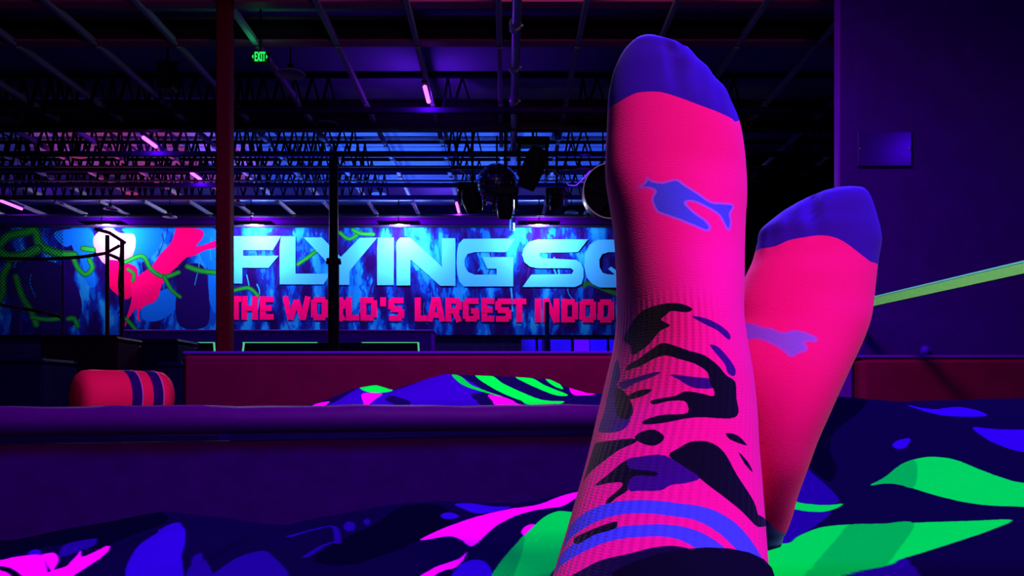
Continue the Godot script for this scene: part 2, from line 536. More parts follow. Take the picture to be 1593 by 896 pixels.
	var title := {
		"f": [340, 80, 112, 395, 112, 345, 200, 155, 200, 155, 237, 380, 237, 318, 312, 150, 312, 150, 412, 80, 412],
		"l": [340, 398, 114, 488, 114, 488, 350, 705, 350, 665, 417, 388, 417, 388, 180],
		"y": [340, 540, 120, 655, 120, 775, 245, 895, 122, 1004, 122, 828, 335, 828, 420, 738, 420, 738, 330],
		"i": [340, 1010, 122, 1110, 122, 1110, 422, 1005, 422, 1005, 190],
		"n": [340, 1128, 150, 1150, 122, 1215, 122, 1415, 305, 1415, 126, 1500, 126, 1500, 426, 1405, 426, 1215, 258, 1215, 424, 1128, 424],
		"g": [640, 655, 127, 330, 130, 300, 160, 290, 210, 287, 290, 292, 350, 305, 400, 335, 430, 645, 430, 645, 245, 450, 245, 482, 318, 540, 318, 540, 356, 400, 356, 360, 340, 338, 300, 336, 260, 355, 225, 400, 213, 600, 213],
		"s": [640, 1120, 133, 800, 133, 745, 150, 712, 190, 702, 230, 715, 275, 750, 305, 800, 315, 1010, 315, 1028, 330, 1015, 352, 760, 356, 705, 433, 1040, 433, 1078, 415, 1090, 370, 1090, 320, 1075, 285, 1045, 262, 830, 252, 808, 238, 815, 218, 1055, 213],
		"q": [640, 1180, 135, 1130, 165, 1100, 220, 1096, 300, 1108, 370, 1145, 415, 1190, 437, 1470, 437, 1540, 400, 1550, 240, 1520, 165, 1470, 135, 1322, 134, 1322, 213, 1430, 213, 1455, 240, 1455, 330, 1430, 356, 1330, 356, 1265, 305, 1245, 318, 1290, 356, 1250, 355, 1212, 345, 1192, 310, 1190, 260, 1210, 225, 1250, 213, 1320, 213, 1320, 134]}
	var lm := mat(0.05, 0.38, 0.95, 0.7)
	for k: String in title:
		var flat: Array = title[k]
		var px := pl(flat[0], 340, A, flat.slice(1))
		var q := PackedVector2Array()
		for v in px:
			var t := P(v.x, v.y, WALL) - o.position
			q.append(Vector2(t.x, t.y))
		put("letter", slab(q, 0.015).commit(), lm, o, Vector3(0, 0, 0.001 + 0.003 * (k.hash() % 3)))
	# the slogan, from straight strokes on a unit box
	var G := {
		"T": [[0, .87, 1, .87], [.5, 0, .5, 1]], "H": [[.14, 0, .14, 1], [.86, 0, .86, 1], [.14, .5, .86, .5]], "E": [[.16, 0, .16, 1], [.0, .87, 1, .87], [.0, .5, .85, .5], [.0, .13, 1, .13]],
		"W": [[.1, 1, .28, .02], [.28, .02, .5, .85], [.5, .85, .72, .02], [.72, .02, .9, 1]], "O": [[.15, .12, .15, .88], [.85, .12, .85, .88], [.12, .87, .88, .87], [.12, .13, .88, .13]],
		"R": [[.15, 0, .15, 1], [.1, .87, .88, .87], [.85, .5, .85, .88], [.15, .45, .88, .45], [.55, .45, .88, 0]], "L": [[.17, 0, .17, 1], [0, .13, 1, .13]],
		"D": [[.15, 0, .15, 1], [0, .87, .82, .87], [0, .13, .82, .13], [.85, .14, .85, .86]], "'": [[.5, .62, .5, 1]], "S": [[.12, .87, 1, .87], [.15, .5, .15, .88], [.12, .5, .88, .5], [.85, .12, .85, .5], [0, .13, .88, .13]],
		"A": [[.1, 0, .42, 1], [.9, 0, .58, 1], [.25, .27, .75, .27], [.35, .9, .65, .9]], "G": [[.15, .12, .15, .88], [.12, .87, 1, .87], [.12, .13, .88, .13], [.86, .1, .86, .48], [.5, .45, 1, .45]],
		"I": [[.5, 0, .5, 1]], "N": [[.13, 0, .13, 1], [.87, 0, .87, 1], [.15, 1, .85, 0]]}
	var sp := [["T", 340, 68, 150], ["H", 340, 152, 245], ["E", 340, 268, 350], ["W", 340, 405, 585], ["O", 340, 590, 688], ["R", 340, 705, 800], ["L", 340, 812, 890], ["D", 340, 903, 1000], ["'", 340, 1028, 1058], ["S", 340, 1080, 1172], ["L", 640, 28, 100], ["A", 640, 105, 208], ["R", 640, 220, 315], ["G", 640, 330, 425], ["E", 640, 450, 525], ["S", 640, 535, 630], ["T", 640, 640, 728], ["I", 640, 780, 822], ["N", 640, 838, 932], ["D", 640, 955, 1052], ["O", 640, 1070, 1165], ["O", 640, 1185, 1280]]
	var sl := mat(0.95, 0.0, 0.16, 0.7)
	for q: Array in sp:
		var xa: float = q[1] + A * q[2]
		var xb: float = q[1] + A * q[3]
		var yb: float = 497.5 + (xa - 358.0) * 0.0085
		var yt: float = yb - 37.0
		var c0 := P(xa, yb, WALL) - o.position
		var c1 := P(xb, yt, WALL) - o.position
		var sz := Vector2(c1.x - c0.x, c1.y - c0.y)
		var s2 := start()
		var tk := 0.125
		var k := 0
		for g: Array in G[q[0]]:
			k += 1
			var p0 := Vector2(c0.x + clampf(g[0] * sz.x, 0, sz.x), c0.y + g[1] * sz.y)
			var p1 := Vector2(c0.x + g[2] * sz.x, c0.y + g[3] * sz.y)
			var dv := (p1 - p0).normalized().orthogonal() * (tk / 2 if absf(p1.x - p0.x) > 0.01 else tk / 2 * 1.05)
			slab(PackedVector2Array([p0 + dv, p1 + dv, p1 - dv, p0 - dv]), 0.008 + 0.0015 * k, s2)
		put("letter", s2.commit(), sl, o, Vector3(0, 0, 0.001))

# ---------------------------------------------------------------- counter, boards, cage and dark blocks at the far side
func far_furniture() -> void:
	var d := 17.4
	var cm := mat(0.06, 0.0, 0.32, 0.6)
	var dk := mat(0.003, 0.001, 0.02, 0.6)
	var led := glow(0.2, 1.0, 0.5, 0.55)
	for q: Array in [[190, 338, 245, 335, "purple counter front with green edged panel below the pink silhouettes"], [362, 672, 378, 652, "long purple counter front with green edged panel below the big title"]]:
		var a := P(q[0], 516, d)
		var b := P(q[1], 516, d)
		var o := thing("reception_counter", q[4], "counter", Vector3((a.x + b.x) / 2, 0, -d))
		put("body", box(Vector3(b.x - a.x, a.y, 0.7), 0.02), cm, o, Vector3(0, a.y / 2, -0.35))
		put("worktop", box(Vector3(b.x - a.x + 0.06, 0.04, 0.78), 0.012), mat(0.1, 0.0, 0.4, 0.4), o, Vector3(0, a.y + 0.02, -0.35))
		var e := P(q[2], 533, d)
		var f := P(q[3], 533, d)
		var top := e.y
		put("panel", box(Vector3(f.x - e.x, 1.0, 0.02), 0.004), dk, o, Vector3((e.x + f.x) / 2 - o.position.x, top - 0.5, 0.011))
		put("led_strip", box(Vector3(f.x - e.x, 0.016, 0.02), 0.004), led, o, Vector3((e.x + f.x) / 2 - o.position.x, top, 0.03))
		for s: float in [e.x, f.x]:
			var ls := put("led_strip", box(Vector3(0.035, 0.5, 0.02), 0.004), led, o, Vector3(s - o.position.x, top - 0.25, 0.03))
			ls.rotation.z = -0.12 if s == e.x else 0.06
		put("cash_desk", box(Vector3(0.9, 0.16, 0.3), 0.02), dk, o, Vector3(0.2, a.y - 0.31, 0.16))
	# blue boards in a row
	var k := 0
	var names := ["blue fronted locker standing next to the long purple counter", "narrow blue fronted locker beside the thin black post", "wide blue fronted locker between the thin black post and the pink fronted locker", "pink fronted locker in the row under the slogan", "blue fronted locker touching the far side of the pink fronted locker", "blue fronted locker ending the row by the striped sock"]
	for q: Array in [[811, 833, 0], [837, 847, 0], [856, 888, 0], [893, 917, 1], [918, 944, 0], [948, 972, 0]]:
		var a := P(q[0], 526, 16.6)
		var b := P(q[1], 549, 16.6)
		var o := thing("locker", names[k], "locker", Vector3((a.x + b.x) / 2, 0, -16.6), "lockers under the slogan")
		put("carcass", box(Vector3(b.x - a.x, a.y + 0.02, 0.4), 0.01), dk, o, Vector3(0, a.y / 2, -0.21))
		var dr := put("door", box(Vector3(b.x - a.x, a.y - 0.06, 0.02), 0.006), mat(0.3, 0.02, 1.0, 0.5) if q[2] else mat(0.05, 0.03, 1.0, 0.5), o, Vector3(0, a.y / 2, 0.0))
		put("handle", box(Vector3(0.02, 0.14, 0.03), 0.005), dk, dr, Vector3((b.x - a.x) / 2 - 0.04, 0, 0.02))
		k += 1
	# music stand like pole in front of the slogan
	var ps := thing("barrier_post", "thin black post beside the lockers under the slogan", "post", Vector3(P(851, 0, 16.2).x, 0, -16.2))
	put("pole", tube([Vector3(0, 0, 0), Vector3(0, P(0, 470, 16.2).y, 0)], [0.045], 12), dk, ps)
	put("foot", lathe([Vector2(0.0, 0.05), Vector2(0.2, 0.03), Vector2(0.2, 0.0)], 24), dk, ps)
	# netted cage at the left
	var bm := mat(0.03, 0.002, 0.02, 0.5)
	var dc := 13.0
	var cage := thing("net_cage", "dark netted cage frame with bent top rail before the green vines", "cage", P(100, 620, dc) * Vector3(1, 0, 1))
	var o0 := cage.position
	for q: Array in [[[148, 356], [170, 362], [195, 378]], [[0, 402], [70, 403], [125, 400], [165, 394], [186, 382]], [[190, 378], [186, 440], [191, 521]], [[0, 474], [60, 484], [95, 493]], [[171, 396], [184, 402], [192, 412]]]:
		var pts := []
		for v: Array in q: pts.append(P(v[0], v[1], dc) - o0)
		put("rail", tube(pts, [0.026], 8), bm, cage)
	for x: float in [167.0, 190.0, 98.0]:
		put("post", tube([Vector3(P(x, 0, dc).x - o0.x, 0, 0), P(x, 366 if x < 180 and x > 120 else (376 if x > 180 else 405), dc) - o0], [0.032 if x > 120 else 0.014], 10), bm, cage)
	var st := start()
	var a0 := P(-20, 356, dc) - o0
	var b0 := P(98, 356, dc) - o0
	var ym := P(0, 490, dc).y
	for s in 46:
		var t := s / 45.0
		for g: float in [-1.0, 1.0]:
			var x := lerpf(a0.x - 1.3, b0.x, t) if g > 0 else lerpf(a0.x, b0.x + 1.3, t)
			var p := Vector3(x, a0.y, 0)
			var q := Vector3(x + g * (a0.y - ym), ym, 0)
			# clip to the panel
			for it in 2:
				if q.x > b0.x and g > 0: q = p.lerp(q, (b0.x - p.x) / (q.x - p.x))
				if p.x > b0.x and g < 0: p = p.lerp(q, (b0.x - p.x) / (q.x - p.x))
			if p.distance_to(q) > 0.05 and p.x <= b0.x + 0.01 and q.x <= b0.x + 0.01:
				bar(st, p, q, 0.006, 0.006)
	var nt := put("net", st.commit(), mat(0.006, 0.01, 0.02, 0.8), cage)
	nt.set_meta("kind", "stuff")
	# dark blocks on the left
	for q: Array in [[-90, 66, 557, 9.6, 0.003, 0.0005, 0.03, "low navy foam block at the end of the bolster"], [62, 182, 523, 11.2, 0.012, 0.0, 0.012, "tall dark maroon foam block below the net cage"], [184, 276, 527, 12.2, 0.002, 0.001, 0.022, "tall navy foam block behind the pink roller"], [243, 283, 563, 9.9, 0.006, 0.001, 0.06, "narrow blue foam block behind the pink roller"]]:
		var a := P(q[0], q[2], q[3])
		var b := P(q[1], q[2], q[3])
		var o := thing("foam_block", q[7], "block", Vector3((a.x + b.x) / 2, 0, -q[3]))
		var vm := grained(q[4], q[5], q[6], 0.6, 0.15, 1.2, 21)
		put("body", box(Vector3(b.x - a.x, a.y - 0.07, 0.8), 0.03), vm, o, Vector3(0, (a.y - 0.07) / 2, -0.4))
		put("top_pad", box(Vector3(b.x - a.x + 0.02, 0.07, 0.82), 0.03), vm, o, Vector3(0, a.y - 0.035, -0.4))

# ---------------------------------------------------------------- padded walls round the pit, roller, strap, plaque
func pads() -> void:
	# the pit wall: a row of padded panels under one long rounded bolster, running away to the right
	var A := Vector3(-4.2, 0, -3.62)
	var B := Vector3(1.9, 0, -5.65)
	var dir := (B - A).normalized()
	var yaw := atan2(-dir.z, dir.x)
	var ln := A.distance_to(B)
	var wall := thing("pit_wall", "long purple padded pit wall under the rounded bolster", "padding", A)
	wall.rotation.y = yaw
	var pm := grained(0.06, 0.0, 0.11, 0.6, 0.2, 0.6, 31, 0.05)
	put("core", box(Vector3(ln, 1.02, 0.1), 0.01), pm, wall, Vector3(ln / 2, 0.55, -0.24))
	var np := 1
	for i in np:
		put("panel", box(Vector3(ln / np - 0.004, 1.065, 0.1), 0.02), pm, wall, Vector3(ln / np * (i + 0.5), 0.5325, -0.1))
	var bol := thing("bolster", "long rounded maroon bolster capping the purple pit wall", "padding", A + Vector3(0, EYE - 0.19, 0))
	bol.rotation.y = yaw
	var prof := []
	for p: Array in [[0.03, 0.0], [0.055, 0.018], [0.065, 0.045], [0.06, 0.08], [0.035, 0.115], [-0.01, 0.14], [-0.09, 0.15], [-0.2, 0.151], [-0.29, 0.14], [-0.33, 0.1], [-0.335, 0.05], [-0.32, 0.01], [-0.29, 0.0]]:
		prof.append(Vector2(p[0], p[1]))
	var rows := []
	for i in 41:
		var r := []
		for p: Vector2 in prof:
			var wv := 0.004 * sin(i * 0.9) + 0.003 * sin(i * 2.3 + 1.0)
			r.append(Vector3(ln * i / 40.0, p.y + (wv if p.y > 0.1 else 0.0), p.x + wv))
		r.append(r[0])
		rows.append(r)
	var bm := grained(0.035, 0.0, 0.07, 0.55, 0.15, 1.3, 33, 0.04)
	put("cover", grid(rows, [], true), bm, bol)
	for e: float in [0.0, ln]:
		var st := start()
		var pts := []
		for p: Vector2 in prof: pts.append(Vector3(e, p.y, p.x))
		face(st, pts, Vector3(-1 if e == 0.0 else 1, 0, 0))
		put("end_cap", st.commit(), bm, bol)
	# deck between the pit wall and the back pad
	structure("floor_deck", box(Vector3(9.0, 0.1, 6.0), 0.02), grained(0.006, 0.001, 0.035, 0.6, 0.2, 0.8, 34), Vector3(-2.3, EYE - 0.30, -9.1))
	for sx: float in [-6.5, 1.9]:
		structure("trim_3" if sx < 0 else "trim_4", box(Vector3(0.1, EYE - 0.352, 5.9)), mat(0.003, 0.001, 0.01), Vector3(sx, (EYE - 0.352) / 2, -9.1))
	# back pad, in two lengths
	var d := 7.0
	var red := grained(0.085, 0.0, 0.03, 0.6, 0.12, 0.35, 35, 0.03)
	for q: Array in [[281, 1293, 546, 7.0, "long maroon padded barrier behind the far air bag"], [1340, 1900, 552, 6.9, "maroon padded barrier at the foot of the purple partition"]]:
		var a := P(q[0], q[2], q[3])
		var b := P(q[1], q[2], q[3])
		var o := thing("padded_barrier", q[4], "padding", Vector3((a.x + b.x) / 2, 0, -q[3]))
		put("body", box(Vector3(b.x - a.x, a.y - 0.02, 0.3), 0.045), red, o, Vector3(0, (a.y - 0.02) / 2, -0.15))
		put("lit_top_strip", box(Vector3(b.x - a.x - 0.01, 0.03, 0.27), 0.012), mat(0.07, 0.0, 0.3, 0.45), o, Vector3(0, a.y - 0.015, -0.15))  # blue light along the barrier top put into this strip's colour
	var gp := thing("gate_post", "short purple padded post between the two maroon barriers", "post", Vector3(P(1313, 0, 7.0).x, 0, -7.16))
	put("pad", box(Vector3(0.185, P(0, 503, 7.0).y, 0.2), 0.03), mat(0.06, 0.0, 0.26, 0.6), gp, Vector3(0, P(0, 503, 7.0).y / 2, 0.06))
	put("band", box(Vector3(0.189, 0.012, 0.204), 0.004), mat(0.4, 0.01, 0.3, 0.6), gp, Vector3(0, P(0, 537, 7.0).y, 0.06))
	# pink roller drum
	var rl := thing("foam_roller", "bright pink foam roller drum with two dark bands on the deck", "roller", P(195, 620, 8.6) * Vector3(1, 0, 1) + Vector3(0, EYE - 0.25, 0))
	var R := 0.27
	var rm := mat(1.0, 0.008, 0.09, 0.6)
	var axis := Vector3(0, R, 0)
	var tilt := Basis(Vector3.UP, 0.85) * Basis(Vector3.FORWARD, PI / 2)
	var body := put("drum", lathe([Vector2(0.0, -0.50), Vector2(0.14, -0.495), Vector2(0.22, -0.47), Vector2(0.26, -0.42), Vector2(R, -0.35), Vector2(R, 0.3), Vector2(0.26, 0.37), Vector2(0.22, 0.42), Vector2(0.14, 0.445), Vector2(0, 0.45)], 40), rm, rl, axis)
	body.basis = tilt
	for y: float in [0.0, 0.22]:
		put("dark_band", lathe([Vector2(R - 0.01, y - 0.05), Vector2(R + 0.004, y - 0.05), Vector2(R + 0.004, y + 0.05), Vector2(R - 0.01, y + 0.05)], 40), mat(0.025, 0.0, 0.12, 0.5), body)
		put("piping", lathe([Vector2(R, y + 0.05), Vector2(R + 0.007, y + 0.052), Vector2(R + 0.007, y + 0.06), Vector2(R, y + 0.062)], 40), mat(0.7, 0.1, 0.6, 0.5), body)
	# yellow green strap
	var p0 := P(1310, 481, 7.42)
	var p1 := P(1593, 417, 5.2)
	var p2 := p0.lerp(p1, 2.2)
	var sp := thing("tension_strap", "flat yellow green strap stretched from the purple partition", "strap", p0)
	var st2 := start()
	bar(st2, Vector3.ZERO, p2 - p0, 0.025, 0.07)
	put("webbing", st2.commit(), grained(0.13, 0.62, 0.1, 0.6, 0.08, 3.0, 37), sp)
	var st3 := start()
	bar(st3, Vector3(0, 0.039, 0), p2 - p0 + Vector3(0, 0.039, 0), 0.03, 0.012)
	put("top_edge", st3.commit(), mat(0.1, 0.62, 0.42, 0.5), sp)
	put("anchor_plate", box(Vector3(0.09, 0.14, 0.02), 0.006), mat(0.05, 0.04, 0.1, 0.4, 0.6), sp, Vector3(0, 0, -0.015))
	var ap := thing("strap_post", "steel post holding the near end of the yellow green strap", "post", Vector3(p2.x, 0, p2.z + 0.06))
	put("pole", tube([Vector3(0, 0, 0), Vector3(0, p2.y + 0.25, 0)], [0.045], 16), mat(0.03, 0.02, 0.06, 0.4), ap)
	put("base_plate", box(Vector3(0.3, 0.02, 0.3), 0.004), mat(0.03, 0.02, 0.06, 0.4), ap, Vector3(0, 0.01, 0))
	# plaque on the partition and a blue light blob coloured in as a small knob
	var q0 := P(1374, 233, 7.45)
	var plq := thing("wall_plaque", "glossy dark blue plaque fixed high on the purple partition", "plaque", q0)
	var gl := mat(0.015, 0.0, 0.12, 0.16, 0.0, 0.6)
	put("board", box(Vector3(0.48, 0.31, 0.03), 0.008), gl, plq, Vector3(0, 0, 0.016))
	for s: float in [-1.0, 1.0]: put("screw", lathe([Vector2(0, 0.006), Vector2(0.008, 0.004), Vector2(0.009, 0)], 12), mat(0.1, 0.1, 0.2, 0.3, 0.8), plq, Vector3(s * 0.22, 0.0, 0.032), Vector3(PI / 2, 0, 0))
	var kn := thing("blob_knob", "small round blue sensor on the purple partition above the barrier", "light_blob", P(1439, 545, 7.44))
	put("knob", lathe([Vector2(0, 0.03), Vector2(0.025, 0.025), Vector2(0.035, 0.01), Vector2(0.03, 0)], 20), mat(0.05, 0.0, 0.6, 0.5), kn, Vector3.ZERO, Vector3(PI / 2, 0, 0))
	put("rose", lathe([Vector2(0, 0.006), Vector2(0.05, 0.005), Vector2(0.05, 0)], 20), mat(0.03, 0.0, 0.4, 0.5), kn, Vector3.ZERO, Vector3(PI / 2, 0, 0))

# ---------------------------------------------------------------- printed air bags
var crest := []   # [x, distance, height] along the near bag's crest
var bumps := []
var fold := FastNoiseLite.new()

func crest_at(x: float) -> Array:
	if x <= crest[0][0]: return crest[0]
	for i in crest.size() - 1:
		var a: Array = crest[i]
		var b: Array = crest[i + 1]
		if x < b[0]:
			var t := smoothstep(0.0, 1.0, (x - a[0]) / (b[0] - a[0]))
			t = lerpf(t, (x - a[0]) / (b[0] - a[0]), 0.6)
			return [x, lerpf(a[1], b[1], t), lerpf(a[2], b[2], t)]
	return crest[-1]

# height of the near bag, relative to the eye, at x and distance d
func bag_h(x: float, d: float) -> float:
	var c := crest_at(x)
	var dc: float = c[1]
	var hc: float = c[2]
	var h0 := lerpf(-0.152, -0.128, smoothstep(-0.1, 0.15, x))
	var h: float
	if d < 0.65:
		h = maxf(h0 - 0.9 * (0.65 - d) - 0.15 * (0.65 - d) * (0.65 - d), -0.62)
	elif d < dc:
		var t := (d - 0.65) / (dc - 0.65)
		h = lerpf(h0, hc, lerpf(t, sin(t * PI / 2), 0.65))
	else:
		h = maxf(hc - 1.1 * (d - dc) * (d - dc) / (0.25 + d - dc), -0.8)
	for b: Array in bumps:
		var dx: float = (x - b[0]) / b[2]
		var dz: float = (d - b[1]) / b[3]
		var q := dx * dx + dz * dz
		if q < 9.0: h += b[4] * exp(-q)
	return h + 0.003 * fold.get_noise_2d(x * 100.0, d * 100.0)

func bag_hit(v: Vector2) -> Vector2:
	var sx := (v.x - CX) / F
	var sy := (HY - v.y) / F
	var best := 1e9
	var bd := 1.0
	var d := 0.55
	var prev := 1.0
	while d < 3.0:
		var g := sy * d - bag_h(sx * d, d)
		if g < best:
			best = g
			bd = d
		if g < 0.0 and prev >= 0.0:
			var lo := d - 0.012
			var hi := d
			for k in 7:
				var md := (lo + hi) / 2.0
				if sy * md - bag_h(sx * md, md) > 0.0: lo = md
				else: hi = md
			return Vector2(sx * lo, lo)
		prev = g
		d += 0.012
	return Vector2(sx * bd, bd)

func bag2_h(x: float, d: float) -> float:
	# the far bag: a swell whose crest follows these heights
	var ys := [[440, 650], [481, 636], [513, 628], [557, 604], [585, 599], [612, 607], [670, 588], [692, 582], [739, 584], [795, 586], [855, 590], [880, 602], [915, 612], [950, 612], [1010, 640]]
	var px := CX + x / 6.1 * F
	var y := 655.0
	for i in ys.size() - 1:
		if px >= ys[i][0] and px < ys[i + 1][0]: y = lerpf(ys[i][1], ys[i + 1][1], (px - ys[i][0]) / (ys[i + 1][0] - ys[i][0]))
	var hc := (HY - y) / F * 6.1
	var d0 := bag2_start(x)
	var t := clampf((d - d0) / (6.1 - d0), 0.0, 1.0) if d < 6.1 else clampf((6.85 - d) / 0.75, 0.0, 1.0)
	return lerpf(minf(-0.06, hc - 0.02), hc, sin(t * PI / 2)) - (0.2 * (1.0 - smoothstep(0.0, 0.12, t)))

# the far bag begins just behind the bolster, which runs away to the right
func bag2_start(x: float) -> float:
	return 3.62 + (x + 4.2) * 2.03 / 6.1 + 0.38

func bag2_hit(v: Vector2) -> Vector2:
	var sx := (v.x - CX) / F
	var sy := (HY - v.y) / F
	var d := bag2_start(sx * 5.3)
	var best := 1e9
	var bd := 6.0
	while d < 6.8:
		var g := sy * d - bag2_h(sx * d, d)
		if g < 0.0:
			var lo := d - 0.02
			var hi := d
			for k in 7:
				var md := (lo + hi) / 2.0
				if sy * md - bag2_h(sx * md, md) > 0.0: lo = md
				else: hi = md
			return Vector2(sx * lo, lo)
		if g < best:
			best = g
			bd = d
		d += 0.02
	return Vector2(sx * bd, bd)

func air_bags() -> void:
	fold.seed = 3
	fold.frequency = 0.05
	for q: Array in [[-260, 852, 1.1], [0, 842, 1.1], [130, 820, 1.15], [250, 797, 1.2], [300, 803, 1.2], [430, 818, 1.2], [500, 806, 1.25], [620, 783, 1.3], [700, 781, 1.35], [800, 784, 1.4], [900, 765, 1.5], [1000, 720, 1.7], [1100, 665, 2.0], [1230, 613, 2.3], [1400, 624, 2.4], [1600, 619, 2.4], [2200, 616, 2.4]]:
		crest.append([(q[0] - CX) / F * q[2], q[2], (HY - q[1]) / F * q[2]])
	# soft folds near the left
	for q: Array in [[262, 868, 0.97, 0.03, 0.16, 0.020], [308, 885, 0.95, 0.016, 0.1, 0.014], [398, 880, 0.95, 0.035, 0.1, 0.016], [500, 850, 1.05, 0.03, 0.08, 0.008], [735, 890, 0.9, 0.02, 0.05, 0.008], [130, 870, 0.95, 0.04, 0.06, 0.008], [345, 870, 0.95, 0.014, 0.16, -0.010], [208, 880, 0.95, 0.02, 0.14, -0.008], [600, 830, 1.1, 0.05, 0.1, -0.006]]:
		bumps.append([(q[0] - CX) / F * q[2], q[2], q[3], q[4], q[5]])
	var X0 := -1.2
	var XW := 3.2
	var D0 := 0.55
	var DW := 2.2
	var W := 4096
	var Hh := 2816
	var im := Image.create(W, Hh, false, Image.FORMAT_RGB8)
	im.fill(lin(0.003, 0.0005, 0.02))
	var g1 := lin(0.0, 0.95, 0.04)
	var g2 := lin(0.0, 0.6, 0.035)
	var pk := lin(1.0, 0.0, 0.62)
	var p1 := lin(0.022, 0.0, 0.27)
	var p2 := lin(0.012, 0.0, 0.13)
	var p3 := lin(0.005, 0.0, 0.05)
	var blk := lin(0.001, 0.0005, 0.008)
	var R := 0.3527
	var L := 0.3139
	var prints := [
		# large dark patches
		[blk, pl(450, 640, L, [120, 740, 250, 640, 420, 560, 560, 470, 760, 470, 800, 560, 640, 640, 500, 700, 300, 760])],
		[blk, pl(0, 640, L, [0, 640, 240, 580, 500, 520, 780, 500, 820, 550, 640, 620, 470, 680, 300, 660, 100, 700, 0, 720])],
		[blk, pl(1150, 580, R, [120, 60, 400, 95, 560, 110, 520, 180, 420, 260, 400, 340, 430, 420, 400, 480, 330, 430, 260, 380, 180, 330])],
		# purple shapes
		[p2, pl(1150, 580, R, [235, 380, 320, 440, 400, 510, 440, 560, 400, 582, 330, 580, 260, 570, 150, 545, 200, 450])],
		[p2, pl(1150, 580, R, [150, 590, 300, 612, 370, 612, 405, 618, 330, 680, 260, 720, 210, 752, 120, 745, 130, 690])],
		[p2, pl(1150, 580, R, [430, 905, 600, 856, 720, 818, 765, 840, 790, 880, 795, 940, 430, 940])],
		[p1, pl(1150, 580, R, [1030, 240, 1130, 248, 1256, 250, 1500, 250, 1500, 380, 1256, 350, 1150, 320, 1080, 285])],
		[p1, pl(1150, 580, R, [740, 142, 850, 160, 960, 150, 1050, 165, 1090, 190, 950, 192, 850, 178])],
		[p1, pl(1150, 580, R, [675, 318, 700, 297, 755, 290, 735, 328, 695, 335])],
		[p1, pl(450, 640, L, [820, 460, 900, 455, 1000, 470, 1100, 475, 1000, 500, 930, 505, 880, 490])],
		[p1, pl(450, 640, L, [750, 515, 775, 500, 820, 505, 840, 520, 800, 533, 765, 530])],
		[p1, pl(450, 640, L, [810, 830, 850, 760, 910, 735, 970, 745, 1005, 790, 1010, 840])],
		[p1, pl(0, 640, L, [630, 830, 680, 670, 800, 580, 890, 550, 920, 610, 900, 720, 890, 840])],  # this fold and the next two: purple print with blue light painted in
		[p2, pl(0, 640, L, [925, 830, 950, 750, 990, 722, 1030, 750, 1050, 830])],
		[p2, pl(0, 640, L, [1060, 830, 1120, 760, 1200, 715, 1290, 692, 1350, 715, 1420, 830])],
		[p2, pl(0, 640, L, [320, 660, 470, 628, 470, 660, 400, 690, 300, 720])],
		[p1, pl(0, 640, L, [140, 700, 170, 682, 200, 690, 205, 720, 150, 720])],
		[p2, pl(450, 640, L, [268, 570, 290, 545, 325, 555, 320, 590, 285, 592])],
		[p2, pl(450, 640, L, [365, 545, 385, 530, 402, 545, 388, 565])],
		# green flames
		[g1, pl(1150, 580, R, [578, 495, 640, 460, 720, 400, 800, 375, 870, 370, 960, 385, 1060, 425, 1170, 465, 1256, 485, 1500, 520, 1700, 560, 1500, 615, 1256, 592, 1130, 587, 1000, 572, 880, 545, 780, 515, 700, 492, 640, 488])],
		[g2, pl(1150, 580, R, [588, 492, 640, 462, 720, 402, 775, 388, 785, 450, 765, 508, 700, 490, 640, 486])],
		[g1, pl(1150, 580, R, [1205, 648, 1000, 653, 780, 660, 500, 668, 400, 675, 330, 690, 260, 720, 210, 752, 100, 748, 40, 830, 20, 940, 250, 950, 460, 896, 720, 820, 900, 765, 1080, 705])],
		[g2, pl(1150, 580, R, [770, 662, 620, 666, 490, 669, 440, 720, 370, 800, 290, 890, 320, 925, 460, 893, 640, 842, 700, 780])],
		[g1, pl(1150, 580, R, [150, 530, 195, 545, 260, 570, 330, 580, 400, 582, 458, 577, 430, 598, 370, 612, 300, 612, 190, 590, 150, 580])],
		[pk, pl(450, 640, L, [650, 634, 760, 580, 900, 530, 1060, 490, 1230, 462, 1330, 425, 1430, 390, 1500, 350, 1500, 380, 1420, 430, 1350, 470, 1240, 485, 1130, 515, 1030, 565, 960, 625, 900, 667, 850, 635, 790, 618, 700, 632])],
		[pk, pl(450, 640, L, [880, 695, 840, 730, 740, 765, 690, 790, 640, 822, 600, 870, 660, 870, 740, 800, 820, 775, 860, 740])],
		[pk, pl(450, 640, L, [1150, 600, 1170, 570, 1215, 560, 1220, 610, 1180, 625])],
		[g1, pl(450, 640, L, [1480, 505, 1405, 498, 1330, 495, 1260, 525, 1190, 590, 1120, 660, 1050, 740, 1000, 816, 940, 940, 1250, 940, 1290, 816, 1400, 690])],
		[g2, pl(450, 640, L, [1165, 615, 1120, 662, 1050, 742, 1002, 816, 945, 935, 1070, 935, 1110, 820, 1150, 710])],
		[pk, pl(0, 640, L, [-150, 760, 0, 735, 100, 716, 200, 712, 228, 760, 222, 830, 60, 860, -150, 840])],
		[blk, pl(0, 640, L, [0, 768, 60, 780, 120, 830, 90, 840, 40, 800, 0, 785])],
		[pk, pl(0, 640, L, [205, 712, 268, 700, 292, 738, 262, 790, 238, 775, 225, 740])],
		[pk, pl(0, 640, L, [225, 802, 330, 765, 370, 725, 400, 690, 408, 722, 460, 700, 530, 666, 546, 682, 500, 722, 430, 770, 350, 822, 250, 870, 150, 860])]]
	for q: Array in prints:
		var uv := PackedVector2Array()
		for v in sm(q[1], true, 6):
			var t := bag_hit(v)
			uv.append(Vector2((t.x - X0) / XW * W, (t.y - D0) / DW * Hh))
		fill(im, uv, q[0])
